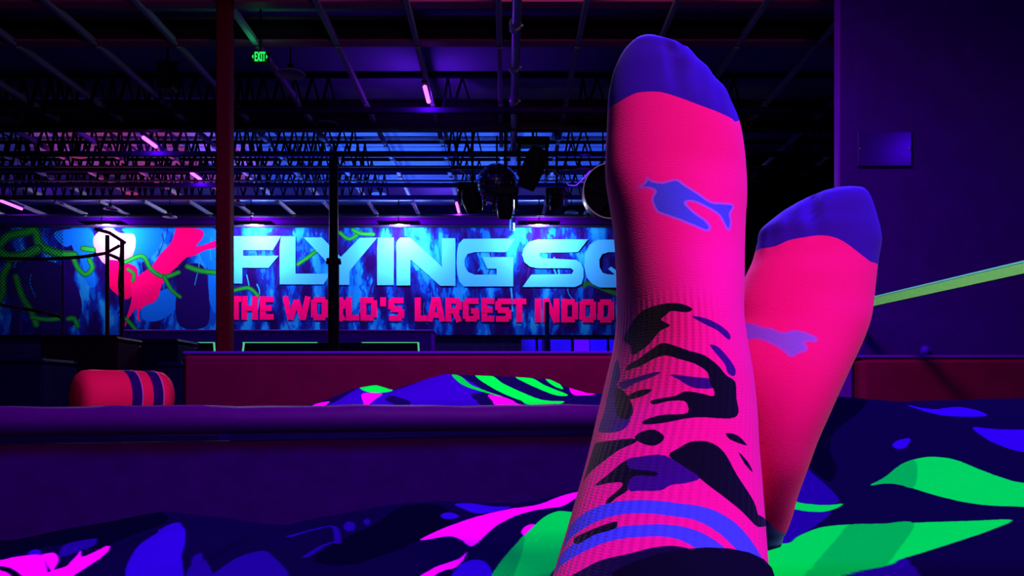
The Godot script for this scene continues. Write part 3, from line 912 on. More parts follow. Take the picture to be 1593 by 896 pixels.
	for q: Array in [[5, 450, 835, 485, 824, 519, 819, 526, 845], [5, 476, 866, 500, 850, 521, 843]]:
		var uv := PackedVector2Array()
		for v in sm(pl(0, 0, 1, q.slice(1)), false, 6):
			var t := bag_hit(v)
			uv.append(Vector2((t.x - X0) / XW * W, (t.y - D0) / DW * Hh))
		stroke(im, uv, q[0] * 2.0, p2)
	im.resize(2048, 1408, Image.INTERPOLATE_BILINEAR)
	var rows := []
	var uvs := []
	var xs := []
	var ds := []
	var x := -2.4
	while x < 3.05:
		xs.append(x)
		x += 0.02
	var d := -0.5
	while d < 3.9:
		ds.append(d)
		d += 0.0125 if d > 0.5 and d < 1.6 else 0.03
	for dd: float in ds:
		var r := []
		var u := []
		for xx: float in xs:
			r.append(Vector3(xx, bag_h(xx, dd), -dd))
			u.append(Vector2((xx - X0) / XW, (dd - D0) / DW))
		rows.append(r)
		uvs.append(u)
	var m := mat(1, 1, 1, 0.8, 0.0, 0.0)
	m.albedo_texture = tex(im)
	m.texture_repeat = false
	var bag := thing("air_bag", "near inflated air bag printed with green and pink flames under the feet", "air bag", Vector3(0, EYE, 0))
	put("printed_cover", grid(rows, uvs, false), m, bag)
	var st := start()
	add_box(st, Vector3(0.32, -1.0, -1.7), Vector3(5.3, 0.36, 4.2), 0.1)
	put("lower_cushion", st.commit(), grained(0.03, 0.0, 0.1, 0.6, 0.15, 0.8, 51), bag)
	# far bag
	var im2 := Image.create(2048, 1024, false, Image.FORMAT_RGB8)
	im2.fill(lin(0.004, 0.0008, 0.045))
	var T := 0.3139
	for q: Array in [[lin(0.02, 0.0, 0.27), [30, 330, 200, 285, 340, 205, 430, 190, 510, 215, 700, 150, 770, 130, 840, 140, 960, 215, 900, 240, 920, 330]], [p3, [505, 240, 600, 270, 560, 290, 480, 265]], [g1, [350, 205, 380, 190, 440, 188, 490, 200, 512, 215, 470, 225, 400, 225]], [pk, [365, 230, 460, 230, 420, 262, 380, 295, 366, 270]], [pk, [100, 307, 130, 282, 200, 270, 150, 302]], [g2, [805, 138, 850, 145, 900, 185, 980, 218, 1060, 246, 960, 222, 860, 188]], [g1, [920, 141, 1005, 143, 1060, 180, 1180, 235, 1260, 262, 1365, 270, 1240, 286, 1150, 265, 1030, 215]], [g1, [1120, 148, 1200, 153, 1270, 190, 1380, 236, 1320, 238, 1210, 195]], [g1, [1270, 158, 1320, 166, 1358, 206, 1315, 195]], [pk, [985, 237, 1060, 247, 1120, 268, 1210, 292, 1100, 312, 1035, 288]], [pk, [1388, 188, 1430, 200, 1480, 225, 1515, 234, 1410, 236]]]:
		var uv := PackedVector2Array()
		for v in sm(pl(450, 540, T, q[1]), true, 6):
			var t := bag2_hit(v)
			uv.append(Vector2((t.x + 1.7) / 2.9 * 2048.0, (t.y - 4.8) / 2.1 * 1024.0))
		fill(im2, uv, q[0])
	var rows2 := []
	var uvs2 := []
	for i in 48:
		var r := []
		var u := []
		for j in 120:
			var xx := -1.7 + 2.9 * j / 119.0
			var dd := lerpf(bag2_start(xx), 6.9, i / 47.0)
			r.append(Vector3(xx, bag2_h(xx, dd), -dd))
			u.append(Vector2(j / 119.0, (dd - 4.8) / 2.1))
		rows2.append(r)
		uvs2.append(u)
	var m2 := mat(1, 1, 1, 0.8, 0.0, 0.0)
	m2.albedo_texture = tex(im2)
	m2.texture_repeat = false
	var bag2 := thing("air_bag", "far air bag with green stripes swelling up before the maroon barrier", "air bag", Vector3(0, EYE, 0))
	put("printed_cover", grid(rows2, uvs2, false), m2, bag2)

# ---------------------------------------------------------------- lamps, exit sign, stage rig
func tube_lamp(px: float, ya: float, yb: float, label: String, e: float) -> void:
	var h := 3.88
	var da := h * F / (HY - ya)
	var db := h * F / (HY - yb)
	var o := thing("blacklight_tube", label, "lamp", Vector3((px - CX) / F * (da + db) / 2, EYE + h, -(da + db) / 2))
	var L := db - da
	put("glow_tube", tube([Vector3(0, 0, L / 2), Vector3(0, 0, -L / 2)], [0.028], 12), glow(0.75, 0.12, 1.0, 2.6), o)
	put("housing", box(Vector3(0.07, 0.04, L + 0.1), 0.008), mat(0.02, 0.01, 0.06, 0.5), o, Vector3(0, 0.055, 0))
	put("hanger", box(Vector3(0.015, 0.34, 0.015), 0.003), mat(0.02, 0.01, 0.06, 0.5), o, Vector3(0, 0.24, 0))
	var l := OmniLight3D.new()
	l.name = "glow"
	l.light_color = lin(0.28, 0.02, 1.0)
	l.light_energy = e
	l.omni_range = 30.0
	l.omni_attenuation = 2.0
	l.light_size = 0.05
	l.shadow_enabled = true
	o.add_child(l)
	l.position = Vector3(0, -0.06, -L * 0.35)

func spot(parent: Node3D, at: Vector3, to: Vector3, col: Color, e: float, angle: float, soft: float, size := 0.05) -> void:
	var l := SpotLight3D.new()
	l.name = "beam"
	l.light_color = lin(col.r, col.g, col.b)
	l.light_energy = e
	l.spot_range = 40.0
	l.spot_attenuation = 2.0
	l.spot_angle = angle
	l.spot_angle_attenuation = soft
	l.light_size = size
	l.shadow_enabled = true
	parent.add_child(l)
	l.look_at_from_position(parent.position + at, parent.position + to, Vector3.RIGHT)
	l.position = at

func lamps_and_rig() -> void:
	var bm := mat(0.004, 0.003, 0.008, 0.45)
	tube_lamp(664, 135.5, 158, "glowing black light tube hung before the deep ceiling girder", 0.6)
	tube_lamp(233, 214, 228, "glowing black light tube among the pink lit joists", 0.5)
	tube_lamp(305, 269, 279, "glowing black light tube under the joists beside the red column", 0.45)
	tube_lamp(15, 310, 325, "glowing black light tube above the net cage", 0.5)
	tube_lamp(712, 316, 330, "small glowing black light tube beside the black spotlights", 1.2)
	# washers along the top of the mural
	for q: Array in [[165, 4.0, "over the pale pink silhouette"], [395, 7.0, "over the first letter of the title"], [622, 7.0, "over the middle letters of the title"], [838, 6.5, "over the last letters of the title"]]:
		var at := P(q[0], 352, 17.93)
		var o := thing("wall_washer", "black wall washing lamp with added shade plate hung " + q[2], "lamp", at)
		put("added_hood", box(Vector3(0.9, 0.025, 0.34), 0.006), mat(0.0004, 0.0, 0.003, 0.9, 0.0, 0.0), o, Vector3(0, 0.05, 0.12))  # added plate keeps light off the deck; its tint gives the violet glow
		put("housing", box(Vector3(0.5, 0.06, 0.07), 0.012), bm, o, Vector3(0, 0.03, 0.2))
		put("lens", box(Vector3(0.44, 0.012, 0.04), 0.002), glow(0.4, 0.05, 1.0, 1.2), o, Vector3(0, 0.03, 0.0))
		put("hanger", box(Vector3(0.02, 0.5, 0.02), 0.003), bm, o, Vector3(0, 0.31, 0.2))
		var l := OmniLight3D.new()
		l.name = "glow"
		l.light_color = lin(0.85, 0.85, 1.0)
		l.light_energy = q[1]
		l.omni_range = 30.0
		l.omni_attenuation = 2.0
		l.light_size = 0.05
		l.shadow_enabled = true
		o.add_child(l)
		l.position = Vector3(0, -0.03, 0.0)
	# unseen uplights added behind the back pad to colour the roof deck
	for q: Array in [[-3.3, 14.9, 0.06, 0.22, 1.0, 50.0, 24.0, "added blue uplight hidden behind the maroon barrier below the first letters"], [-1.2, 14.9, 0.05, 0.22, 1.0, 56.0, 23.0, "added blue uplight hidden behind the maroon barrier below the middle letters"], [1.2, 14.9, 0.05, 0.2, 1.0, 46.0, 23.0, "added blue uplight hidden behind the maroon barrier below the black spotlights"], [-6.2, 14.9, 1.0, 0.1, 0.3, 40.0, 21.0, "added pink uplight hidden behind the dark foam blocks"], [-8.6, 14.4, 0.2, 0.16, 0.8, 12.0, 17.0, "added dim violet uplight hidden behind the dark foam blocks"]]:
		var o := thing("added_uplight", q[7], "lamp", Vector3(q[0], 0, -q[1]))
		put("can", lathe([Vector2(0.0, 0.0), Vector2(0.12, 0.0), Vector2(0.13, 0.05), Vector2(0.12, 0.2), Vector2(0.1, 0.2), Vector2(0.1, 0.14), Vector2(0.0, 0.14)], 24), bm, o)
		put("lens", lathe([Vector2(0.0, 0.152), Vector2(0.09, 0.152), Vector2(0.09, 0.144), Vector2(0.0, 0.144)], 24), glow(q[2], q[3], q[4], 0.8), o)
		spot(o, Vector3(0, 0.21, 0), Vector3(0, 5.0, 0.1), Color(q[2], q[3], q[4]), q[5], q[6], 0.25)
	# unseen spotlight added behind the girder to brighten the lockers
	var sl := thing("added_locker_spot", "added spotlight hidden behind the deep ceiling girder to brighten the lockers", "spotlight", Vector3(1.2, EYE + 4.02, -12.25))
	put("can", tube([Vector3(0, 0.12, 0.1), Vector3(0, 0.0, 0.0)], [0.07], 20), bm, sl)
	put("lens", tube([Vector3(0, 0.0, 0.0), Vector3(0, -0.006, -0.006)], [0.06], 20), glow(0.2, 0.02, 1.0, 0.8), sl)
	put("yoke", box(Vector3(0.18, 0.2, 0.02), 0.004), bm, sl, Vector3(0, 0.17, 0.08))
	spot(sl, Vector3(0, -0.02, -0.02), Vector3(0.1, -3.5, -4.75), Color(0.22, 0.02, 1.0), 30.0, 15.0, 0.4, 0.06)
	# exit sign
	var ex := thing("exit_sign", "green lit EXIT sign with arrows hung from the ceiling", "sign", P(404, 88, 9.2))
	put("case", box(Vector3(0.19, 0.14, 0.05), 0.012), mat(0.004, 0.006, 0.005, 0.4), ex, Vector3(0, 0, -0.03))
	put("stem", tube([Vector3(0, 0.06, -0.03), Vector3(0, 0.6, -0.03)], [0.012], 10), bm, ex)
	var gl := glow(0.02, 1.0, 0.12, 1.25)
	var tm := TextMesh.new()
	tm.text = "EXIT"
	var fnt := SystemFont.new()
	fnt.font_names = PackedStringArray(["Droid Sans"])
	fnt.font_weight = 700
	tm.font = fnt
	tm.font_size = 64
	tm.pixel_size = 0.0022
	tm.depth = 0.006
	var te := put("lit_lettering", tm, gl, ex)
	te.scale = Vector3(0.41, 1.0, 1.0)
	te.position = Vector3(0, 0.0, -0.003)
	var arrow := slab(PackedVector2Array([Vector2(0, 0.022), Vector2(0.016, 0), Vector2(0, -0.022)]), 0.006).commit()
	put("lit_arrow", arrow, gl, ex, Vector3(0.071, 0, -0.004))
	put("lit_arrow", arrow, gl, ex, Vector3(-0.071, 0, 0.002), Vector3(0, PI, 0))
	var el := OmniLight3D.new()
	el.name = "glow"
	el.light_color = lin(0.03, 1.0, 0.2)
	el.light_energy = 0.05
	el.omni_range = 20.0
	el.omni_attenuation = 2.0
	el.light_size = 0.08
	el.shadow_enabled = true
	ex.add_child(el)
	el.position = Vector3(0, 0, 0.06)
	# unlit saucer lamps on the ceiling
	var dm := mat(0.22, 0.18, 0.34, 0.5)
	for q: Array in [[452, 115, "by the exit sign"], [508, 194, "under the deep girder"], [8, 188, "over the net cage"], [120, 242, "among the pink lit joists"], [204, 300, "before the mural beside the red column"], [264, 337, "just over the leaping silhouette"], [589, 301, "over the middle letters of the title"], [889, 331, "beside the big round fan"], [172, 325, "over the pale pink silhouette"], [370, 318, "beside the red column over the title"]]:
		var h := 3.9
		var d: float = h * F / (HY - q[1])
		var o := thing("saucer_lamp", "unlit pale saucer lamp " + q[2], "lamp", Vector3((q[0] - CX) / F * d, EYE + h, -d))
		var s: float = 1.0 if q[1] < 200 else 0.85
		put("shade", lathe([Vector2(0.03, 0.06), Vector2(0.05, 0.055), Vector2(0.11 * s, 0.035), Vector2(0.17 * s, 0.005), Vector2(0.175 * s, -0.01), Vector2(0.165 * s, -0.008), Vector2(0.1 * s, 0.02), Vector2(0.0, 0.03)], 28), dm, o)
		put("cap", lathe([Vector2(0.0, 0.12), Vector2(0.035, 0.115), Vector2(0.035, 0.055), Vector2(0.0, 0.055)], 16), bm, o)
		put("stem", tube([Vector3(0, 0.11, 0), Vector3(0, 0.39, 0)], [0.008], 8), bm, o)
	# hanging loudspeaker
	var sp := thing("loudspeaker", "small black loudspeaker hung from the near ceiling", "loudspeaker", P(261, 120, 10.0))
	put("cabinet", box(Vector3(0.18, 0.32, 0.2), 0.015), bm, sp)
	put("yoke", box(Vector3(0.28, 0.03, 0.05), 0.006), bm, sp, Vector3(0, 0.17, 0))
	put("grille", box(Vector3(0.15, 0.28, 0.01), 0.004), mat(0.006, 0.005, 0.012, 0.8), sp, Vector3(0, 0, 0.104))
	put("hanger", box(Vector3(0.02, 0.3, 0.02), 0.003), bm, sp, Vector3(0, 0.32, 0))
	# mirror ball
	var dball := 12.6
	var mb := thing("mirror_ball", "mirror ball with small glinting tiles among the black spotlights", "mirror ball", P(773, 286, dball))
	var rad := 0.3
	put("core", lathe_sphere(rad - 0.008), bm, mb)
	var tile := box(Vector3(0.042, 0.042, 0.006), 0.001)
	var tmt := mat(0.45, 0.42, 0.7, 0.1, 1.0)
	var cnt := 0
	for i in range(1, 18):
		var th := PI * i / 18.0
		var n := maxi(4, int(TAU * rad * sin(th) / 0.052))
		for k in n:
			var a := TAU * k / n
			var dirv := Vector3(sin(th) * cos(a), cos(th), sin(th) * sin(a))
			if dirv.z < -0.1: continue
			if cnt >= 298: continue
			var t := put("mirror_tile", tile, tmt, mb, dirv * rad)
			t.basis = Basis.looking_at(-dirv, Vector3.UP if absf(dirv.y) < 0.99 else Vector3.RIGHT)
			cnt += 1
	put("hanging_rod", tube([Vector3(0, rad, 0), Vector3(0, 0.72, 0)], [0.012], 8), bm, mb)
	# black moving-head lights
	for q: Array in [[829, 262, 12.4, 0.30, 0.62, 0.35, "large black moving head spotlight tilted beside the mirror ball", 3.9], [735, 313, 13.0, 0.28, 0.34, -0.25, "black moving head spotlight below the ceiling left of the mirror ball", 3.9], [786, 322, 12.2, 0.22, 0.34, 0.05, "black moving head spotlight hung right under the mirror ball", 3.9], [866, 316, 13.4, 0.2, 0.26, 0.2, "smallest black moving head spotlight beside the big round fan", 3.9]]:
		var at := P(q[0], q[1], q[2])
		if "left of" in q[6]: q[6] = "black moving head spotlight beside the smallest black light tube"
		var o := thing("moving_head_light", q[6], "spotlight", at)
		var w: float = q[3]
		var hh: float = q[4]
		var head := put("head", lathe([Vector2(0.0, hh / 2), Vector2(w * 0.35, hh / 2), Vector2(w * 0.5, hh * 0.36), Vector2(w * 0.55, 0.0), Vector2(w * 0.5, -hh * 0.3), Vector2(w * 0.42, -hh / 2), Vector2(w * 0.36, -hh / 2), Vector2(0.0, -hh * 0.42)], 28), bm, o)
		head.rotation = Vector3(0.3, 0, -q[5])
		put("lens", lathe([Vector2(0.0, -hh * 0.43), Vector2(w * 0.3, -hh * 0.44), Vector2(w * 0.36, -hh * 0.47)], 24), mat(0.02, 0.02, 0.04, 0.1, 0.3), head)
		for s: float in [-1.0, 1.0]: put("yoke_arm", box(Vector3(0.05, hh * 0.75, 0.12), 0.015), bm, o, Vector3(s * (w * 0.55 + 0.04), hh * 0.2, 0))
		put("yoke_base", box(Vector3(w * 1.3 + 0.1, 0.12, 0.26), 0.02), bm, o, Vector3(0, hh * 0.62, 0))
		var up: float = EYE + 4.28 - at.y - hh * 0.6
		if up > 0.05: put("hanging_pipe", tube([Vector3(0, hh * 0.6, 0), Vector3(0, hh * 0.6 + up, 0)], [0.02], 10), bm, o)
	# rigging bar under the joists
	var rg := thing("lighting_bar", "black lighting bar with a sagging cable behind the mirror ball", "bar", P(800, 262, 13.2))
	put("bar", tube([Vector3(-1.0, 0, 0), Vector3(1.5, 0, 0)], [0.025], 10), bm, rg)
	for s: float in [-0.9, 0.35, 1.4]: put("drop_rod", tube([Vector3(s, 0, 0), Vector3(s, EYE + 4.28 - P(0, 262, 13.2).y, 0)], [0.012], 8), bm, rg)
	var cb := []
	for i in 21: cb.append(Vector3(-0.9 + i * 0.11, -0.16 + 0.14 * cos(i * 0.95), 0.05))
	put("cable", tube(cb, [0.012], 8), mat(0.06, 0.05, 0.1, 0.4), rg)
	# round fan with a pale rim
	var fan := thing("drum_fan", "large black round fan with a thin pale rim half hidden by the sock", "fan", P(949, 300, 11.0))
	var rr := 0.36
	var rot := Vector3(PI / 2, 0, 0)
	put("drum", lathe([Vector2(rr - 0.02, 0.12), Vector2(rr, 0.12), Vector2(rr, -0.12), Vector2(0.1, -0.14), Vector2(0.0, -0.14)], 40), bm, fan, Vector3.ZERO, rot)
	put("front_rim", lathe([Vector2(rr - 0.004, 0.125), Vector2(rr + 0.008, 0.12), Vector2(rr + 0.008, 0.105), Vector2(rr - 0.004, 0.1)], 48), mat(0.5, 0.42, 0.6, 0.35), fan, Vector3.ZERO, rot)
	put("motor", lathe([Vector2(0.0, 0.1), Vector2(0.08, 0.09), Vector2(0.09, 0.0), Vector2(0.09, -0.12)], 24), bm, fan, Vector3.ZERO, rot)
	for i in 5:
		var bl := put("blade", box(Vector3(0.11, 0.26, 0.008), 0.003), bm, fan)
		bl.basis = Basis(Vector3.BACK, TAU * i / 5.0) * Basis(Vector3.UP, 0.5)
		bl.position = Basis(Vector3.BACK, TAU * i / 5.0) * Vector3(0, 0.2, 0)
	for i in 3:
		put("guard_ring", tor(0.12 + 0.08 * i, 0.004), bm, fan, Vector3(0, 0, 0.11))
	put("hanging_pipe", tube([Vector3(0, rr, 0), Vector3(0, EYE + 4.28 - P(0, 300, 11.0).y, 0)], [0.02], 10), bm, fan)

func lathe_sphere(r: float) -> ArrayMesh:
	var p := []
	for i in 21: p.append(Vector2(sin(PI * i / 20.0) * r, cos(PI * i / 20.0) * r))
	return lathe(p, 36)

func tor(R: float, r: float) -> ArrayMesh:
	var pts := []
	for i in 33: pts.append(Vector3(cos(TAU * i / 32.0) * R, sin(TAU * i / 32.0) * R, 0))
	return tube(pts, [r], 6)

# ---------------------------------------------------------------- the two feet in socks
# a sock is a stack of level slices: [y, left edge, right edge, distance of the instep, of the widest line, of the sole]
func sock_rows(keys: Array, nr: int, nc: int, bulge: float) -> Dictionary:
	var y0: float = keys[0][0]
	var y1: float = keys[-1][0]
	var rows := []
	var uvs := []
	for i in nr + 1:
		# rows crowd towards the toes
		var f := float(i) / nr
		var y := lerpf(y0, y1, lerpf(f * f, f, 0.75))
		var k := 0
		while k < keys.size() - 2 and keys[k + 1][0] < y: k += 1
		var t: float = (y - keys[k][0]) / (keys[k + 1][0] - keys[k][0])
		var v := []
		for c in range(1, 6):
			var a: float = keys[maxi(k - 1, 0)][c]
			var b: float = keys[k][c]
			var e: float = keys[k + 1][c]
			var g: float = keys[mini(k + 2, keys.size() - 1)][c]
			v.append(cubic_interpolate_in_time(b, e, a, g, t, keys[k + 1][0] - keys[k][0], keys[maxi(k - 1, 0)][0] - keys[k][0] - (0.01 if k == 0 else 0.0), keys[mini(k + 2, keys.size() - 1)][0] - keys[k][0] + (0.01 if k + 2 > keys.size() - 1 else 0.0)))
		var dm: float = v[3]
		var xl: float = (v[0] - CX) / F * dm
		var xr: float = maxf((v[1] - CX) / F * dm, xl + 0.0004)
		var h: float = EYE + (HY - y) / F * dm
		var row := []
		var uv := []
		for j in nc + 1:
			var th := TAU * j / nc
			var cx := -cos(th)
			var s := sin(th)
			var pw := 0.88 if s > 0 else 0.75
			var dd: float
			if s >= 0.0: dd = dm - pow(s, pw) * (dm - v[2])
			else: dd = dm + pow(-s, pw) * (v[4] - dm)
			row.append(Vector3((xl + xr) / 2 + cx * (xr - xl) / 2, h, -dd))
			uv.append(Vector2(float(j) / nc, (y - y0) / (y1 - y0)))
		rows.append(row)
		uvs.append(uv)
	return {"rows": rows, "uvs": uvs, "y0": y0, "y1": y1}

# where a pixel's ray meets the front of the sock, as a place on its own texture
func sock_uv(s: Dictionary, v: Vector2, size: Vector2) -> Vector2:
	var rows: Array = s.rows
	var nc: int = rows[0].size() - 1
	var best := 1e12
	var bi := 0
	var bj := 0
	for i in rows.size():
		for j in range(0, nc / 2 + 1):
			var d: float = proj(rows[i][j]).distance_squared_to(v)
			if d < best:
				best = d
				bi = i
				bj = j
	var i0 := clampi(bi, 1, rows.size() - 2)
	var j0 := clampi(bj, 1, nc / 2 - 1)
	var c := proj(rows[i0][j0])
	var du := (proj(rows[i0][j0 + 1]) - proj(rows[i0][j0 - 1])) / 2.0
	var dv := (proj(rows[i0 + 1][j0]) - proj(rows[i0 - 1][j0])) / 2.0
	var det := du.cross(dv)
	var e := v - c
	var a := clampf(e.cross(dv) / det, -1.5, 1.5)
	var b := clampf(du.cross(e) / det, -1.5, 1.5)
	var u0: Vector2 = s.uvs[i0][j0]
	var uv := u0 + Vector2(a / nc, 0)
	var stepv: float = (s.uvs[i0 + 1][j0].y - s.uvs[i0 - 1][j0].y) / 2.0
	uv.y += b * stepv
	return Vector2(uv.x * size.x, uv.y * size.y)

func on_sock(s: Dictionary, p: PackedVector2Array, size: Vector2) -> PackedVector2Array:
	var r := PackedVector2Array()
	for v in p: r.append(sock_uv(s, v, size))
	return r

# cap of another colour beyond a seam that runs right round the sock
func seam(im: Image, s: Dictionary, line: PackedVector2Array, size: Vector2, top: bool, col: Color) -> void:
	var q := on_sock(s, sm(line, false, 6), size)
	q[0].x = 0
	q[q.size() - 1].x = size.x / 2
	q.append(Vector2(size.x * 0.75, (q[0].y + q[q.size() - 1].y) / 2))
	q.append(Vector2(size.x, q[0].y))
	var e := -2.0 if top else size.y + 2.0
	q.append(Vector2(size.x, e))
	q.append(Vector2(0, e))
	fill(im, q, col)

func knit(s: int, ribs_from: float) -> ImageTexture:
	var im := Image.create(768, 1024, false, Image.FORMAT_RGB8)
	var n := FastNoiseLite.new()
	n.seed = s
	n.frequency = 0.25
	for y in 1024:
		var rib := smoothstep(ribs_from, ribs_from + 0.06, y / 1024.0)
		for x in 768:
			var v := 0.5 + 0.22 * n.get_noise_2d(x, y) + 0.32 * rib * sin(x / 768.0 * TAU * 64.0) + 0.05 * sin(y * 1.3)
			im.set_pixel(x, y, Color(v, v, v))
	return tex(im)

func sock_material(im: Image, s: int, ribs: float) -> StandardMaterial3D:
	var m := mat(1, 1, 1, 0.9, 0.0, 0.15)
	m.albedo_texture = tex(im)
	m.heightmap_enabled = true
	m.heightmap_scale = 0.05
	m.heightmap_texture = knit(s, ribs)
	m.rim_enabled = true
	m.rim = 0.12
	m.rim_tint = 0.0
	return m

func feet() -> void:
	var size := Vector2(1024, 2048)
	var pink := lin(1.0, 0.004, 0.32)
	var cap := lin(0.035, 0.003, 0.48)
	var violet := lin(0.45, 0.06, 1.0)
	var blue := lin(0.06, 0.055, 1.0)
	var black := lin(0.003, 0.001, 0.015)
	var purple := lin(0.04, 0.0, 0.22)
	var person := thing("person", "person lying back with crossed feet in bright pink camouflage sports socks", "person", P(1050, 620, 0.6) * Vector3(1, 0, 1) + Vector3(0, EYE - 0.13, 0))
	var org := person.position
	var right := [[57.5, 1005, 1006, .5995, .600, .6005], [60, 994, 1018, .593, .600, .608], [64, 986, 1028, .589, .600, .612], [70, 979, 1042, .585, .600, .616], [76, 973, 1063, .583, .600, .618], [86, 966, 1076, .581, .600, .620], [100, 959, 1090, .578, .600, .623], [125, 951, 1112, .575, .600, .627], [150, 947, 1131, .572, .600, .630], [175, 946, 1142, .569, .600, .632], [200, 945, 1149, .566, .600, .634], [240, 943, 1155, .561, .599, .637], [270, 943, 1157, .557, .598, .640], [310, 949, 1157, .549, .596, .643], [350, 956, 1153, .540, .594, .647], [400, 961, 1149, .527, .590, .654], [450, 964, 1145, .511, .585, .662], [500, 965, 1141, .495, .578, .670], [540, 961, 1146, .484, .569, .675], [580, 953, 1154, .473, .556, .675], [620, 944, 1161, .463, .540, .664], [650, 936, 1166, .455, .524, .640], [690, 925, 1171, .445, .504, .600], [730, 913, 1176, .435, .489, .565], [780, 898, 1181, .422, .472, .538], [830, 883, 1185, .409, .457, .516], [896, 862, 1191, .392, .438, .490], [960, 843, 1200, .376, .420, .470]]
	var s := sock_rows(right, 120, 72, 0.0)
	for i in s.rows.size():
		for j in s.rows[i].size(): s.rows[i][j] = toes(s.rows[i][j], 1046.0, 1.0)
	var im := Image.create(int(size.x), int(size.y), false, Image.FORMAT_RGB8)
	im.fill(pink)
	var C5 := 0.2567
	var C6 := 0.2857
	var camo := [
		[black, pl(850, 440, C5, [760, 122, 830, 130, 885, 158, 850, 178, 760, 170, 730, 190, 695, 225, 750, 258, 690, 290, 640, 350, 600, 390, 520, 440, 510, 380, 465, 345, 490, 290, 540, 210, 600, 160, 680, 133])],
		[purple, pl(850, 440, C5, [880, 203, 960, 213, 1050, 255, 1112, 310, 1105, 345, 1040, 290, 960, 250])],
		[purple, pl(850, 440, C5, [990, 375, 1040, 388, 1100, 450, 1145, 520, 1138, 565, 1100, 545, 1080, 490, 1030, 430])],
		[purple, pl(850, 440, C5, [750, 555, 850, 565, 940, 575, 1010, 585, 1020, 635, 920, 640, 860, 622, 800, 585])],
		[purple, pl(850, 440, C5, [440, 605, 520, 580, 640, 545, 692, 543, 640, 570, 540, 607, 465, 645])],
		[black, pl(850, 440, C5, [475, 695, 560, 652, 640, 646, 592, 682, 500, 708])],
		[black, pl(850, 440, C5, [480, 532, 500, 495, 560, 460, 640, 400, 700, 365, 760, 375, 860, 410, 960, 440, 1040, 500, 1090, 560, 1145, 600, 1152, 700, 1165, 785, 1110, 822, 900, 815, 700, 850, 588, 857, 600, 830, 700, 800, 790, 797, 855, 787, 858, 745, 830, 715, 740, 717, 650, 737, 638, 712, 780, 685, 840, 658, 930, 668, 1010, 687, 1018, 655, 995, 615, 985, 570, 970, 535, 900, 490, 800, 460, 720, 440, 650, 460, 580, 500, 530, 517])],
		[purple, pl(850, 440, C5, [360, 640, 378, 560, 430, 465, 446, 560, 425, 620, 450, 645, 500, 712, 515, 770, 500, 850, 440, 900, 315, 900, 345, 800, 362, 720])],
		[black, pl(850, 440, C5, [420, 650, 470, 655, 520, 740, 520, 800, 470, 830, 420, 780])],
		[black, pl(850, 640, C6, [480, 145, 520, 110, 590, 100, 642, 140, 602, 182, 540, 181])],
		[black, pl(850, 640, C6, [235, 190, 360, 158, 485, 148, 480, 172, 400, 207, 310, 272, 230, 340, 175, 415, 190, 330])],
		[black, pl(850, 640, C6, [668, 242, 720, 200, 790, 164, 870, 163, 930, 188, 980, 240, 1040, 350, 1100, 440, 1142, 520, 1155, 630, 1060, 540, 960, 460, 880, 400, 830, 360, 760, 310])],
		[purple, pl(850, 640, C6, [430, 268, 520, 245, 640, 238, 760, 308, 835, 362, 760, 390, 680, 400, 620, 430, 500, 432, 450, 430, 430, 350])],
		[black, pl(850, 640, C6, [265, 403, 340, 340, 430, 268, 452, 310, 592, 328, 592, 352, 480, 350, 442, 400, 440, 432, 380, 470, 330, 512, 330, 480, 400, 420, 412, 388, 340, 390])],
		[black, pl(850, 640, C6, [978, 118, 1040, 130, 1092, 182, 1060, 177, 1000, 152])],
		[black, pl(850, 640, C6, [1048, 222, 1100, 278, 1124, 332, 1078, 282])],
		[black, pl(850, 640, C6, [105, 680, 180, 598, 300, 548, 420, 508, 560, 488, 640, 498, 655, 520, 540, 512, 400, 525, 280, 567, 180, 622])]]
	for q: Array in camo: fill(im, on_sock(s, sm(q[1], true, 3), size), q[0])
	# cuff stripes
	for q: Array in [[[95, 705, 150, 635, 260, 565, 400, 525, 560, 520, 700, 535, 850, 560, 980, 630, 1080, 730, 1165, 850, 1185, 900], 42.0], [[45, 840, 120, 775, 250, 702, 380, 664, 560, 648, 700, 655, 810, 690, 910, 755, 1010, 840, 1070, 905], 38.0]]:
		stroke(im, on_sock(s, sm(pl(850, 640, C6, q[0]), false, 4), size), q[1], blue)
	fill(im, on_sock(s, sm(pl(850, 640, C6, [150, 692, 250, 642, 370, 600, 385, 612, 370, 640, 260, 672, 170, 722]), true, 3), size), black)
	seam(im, s, pl(850, 640, C6, [20, 960, 180, 870, 300, 810, 450, 775, 580, 742, 700, 733, 820, 762, 920, 822, 1000, 890, 1100, 960]), size, false, lin(0.006, 0.0, 0.04))
	for k in 18:
		var u := size.x * (0.04 + 0.025 * k)
		stroke(im, PackedVector2Array([Vector2(u, size.y * 0.925), Vector2(u + 3, size.y)]), 7.0, black)
	var fur := pl(900, 230, 0.2344, [380, 265, 430, 235, 455, 190, 490, 215, 560, 225, 650, 205, 720, 250, 800, 300, 880, 355, 950, 362, 1020, 370, 1032, 400, 1010, 440, 1018, 500, 1000, 555, 970, 520, 930, 450, 870, 410, 790, 370, 740, 358, 720, 370, 780, 430, 850, 480, 882, 530, 850, 555, 760, 520, 660, 480, 560, 445, 510, 420, 480, 340, 500, 290, 460, 270])
	var fu := on_sock(s, sm(fur, true, 3), size)
	fill(im, fu, violet)
	for q in Geometry2D.offset_polygon(fu, -7.0): fill(im, q, blue)
	seam(im, s, pl(900, 40, 0.2344, [205, 540, 260, 510, 330, 470, 390, 445, 480, 437, 560, 443, 680, 480, 800, 525, 920, 570, 1010, 612, 1040, 640]), size, true, cap)
	put("sock", grid(shift(s.rows, org), s.uvs, true, true), sock_material(im, 3, 0.44), person).set_meta("label", "pink sock with black camouflage ankle and blue striped cuff")
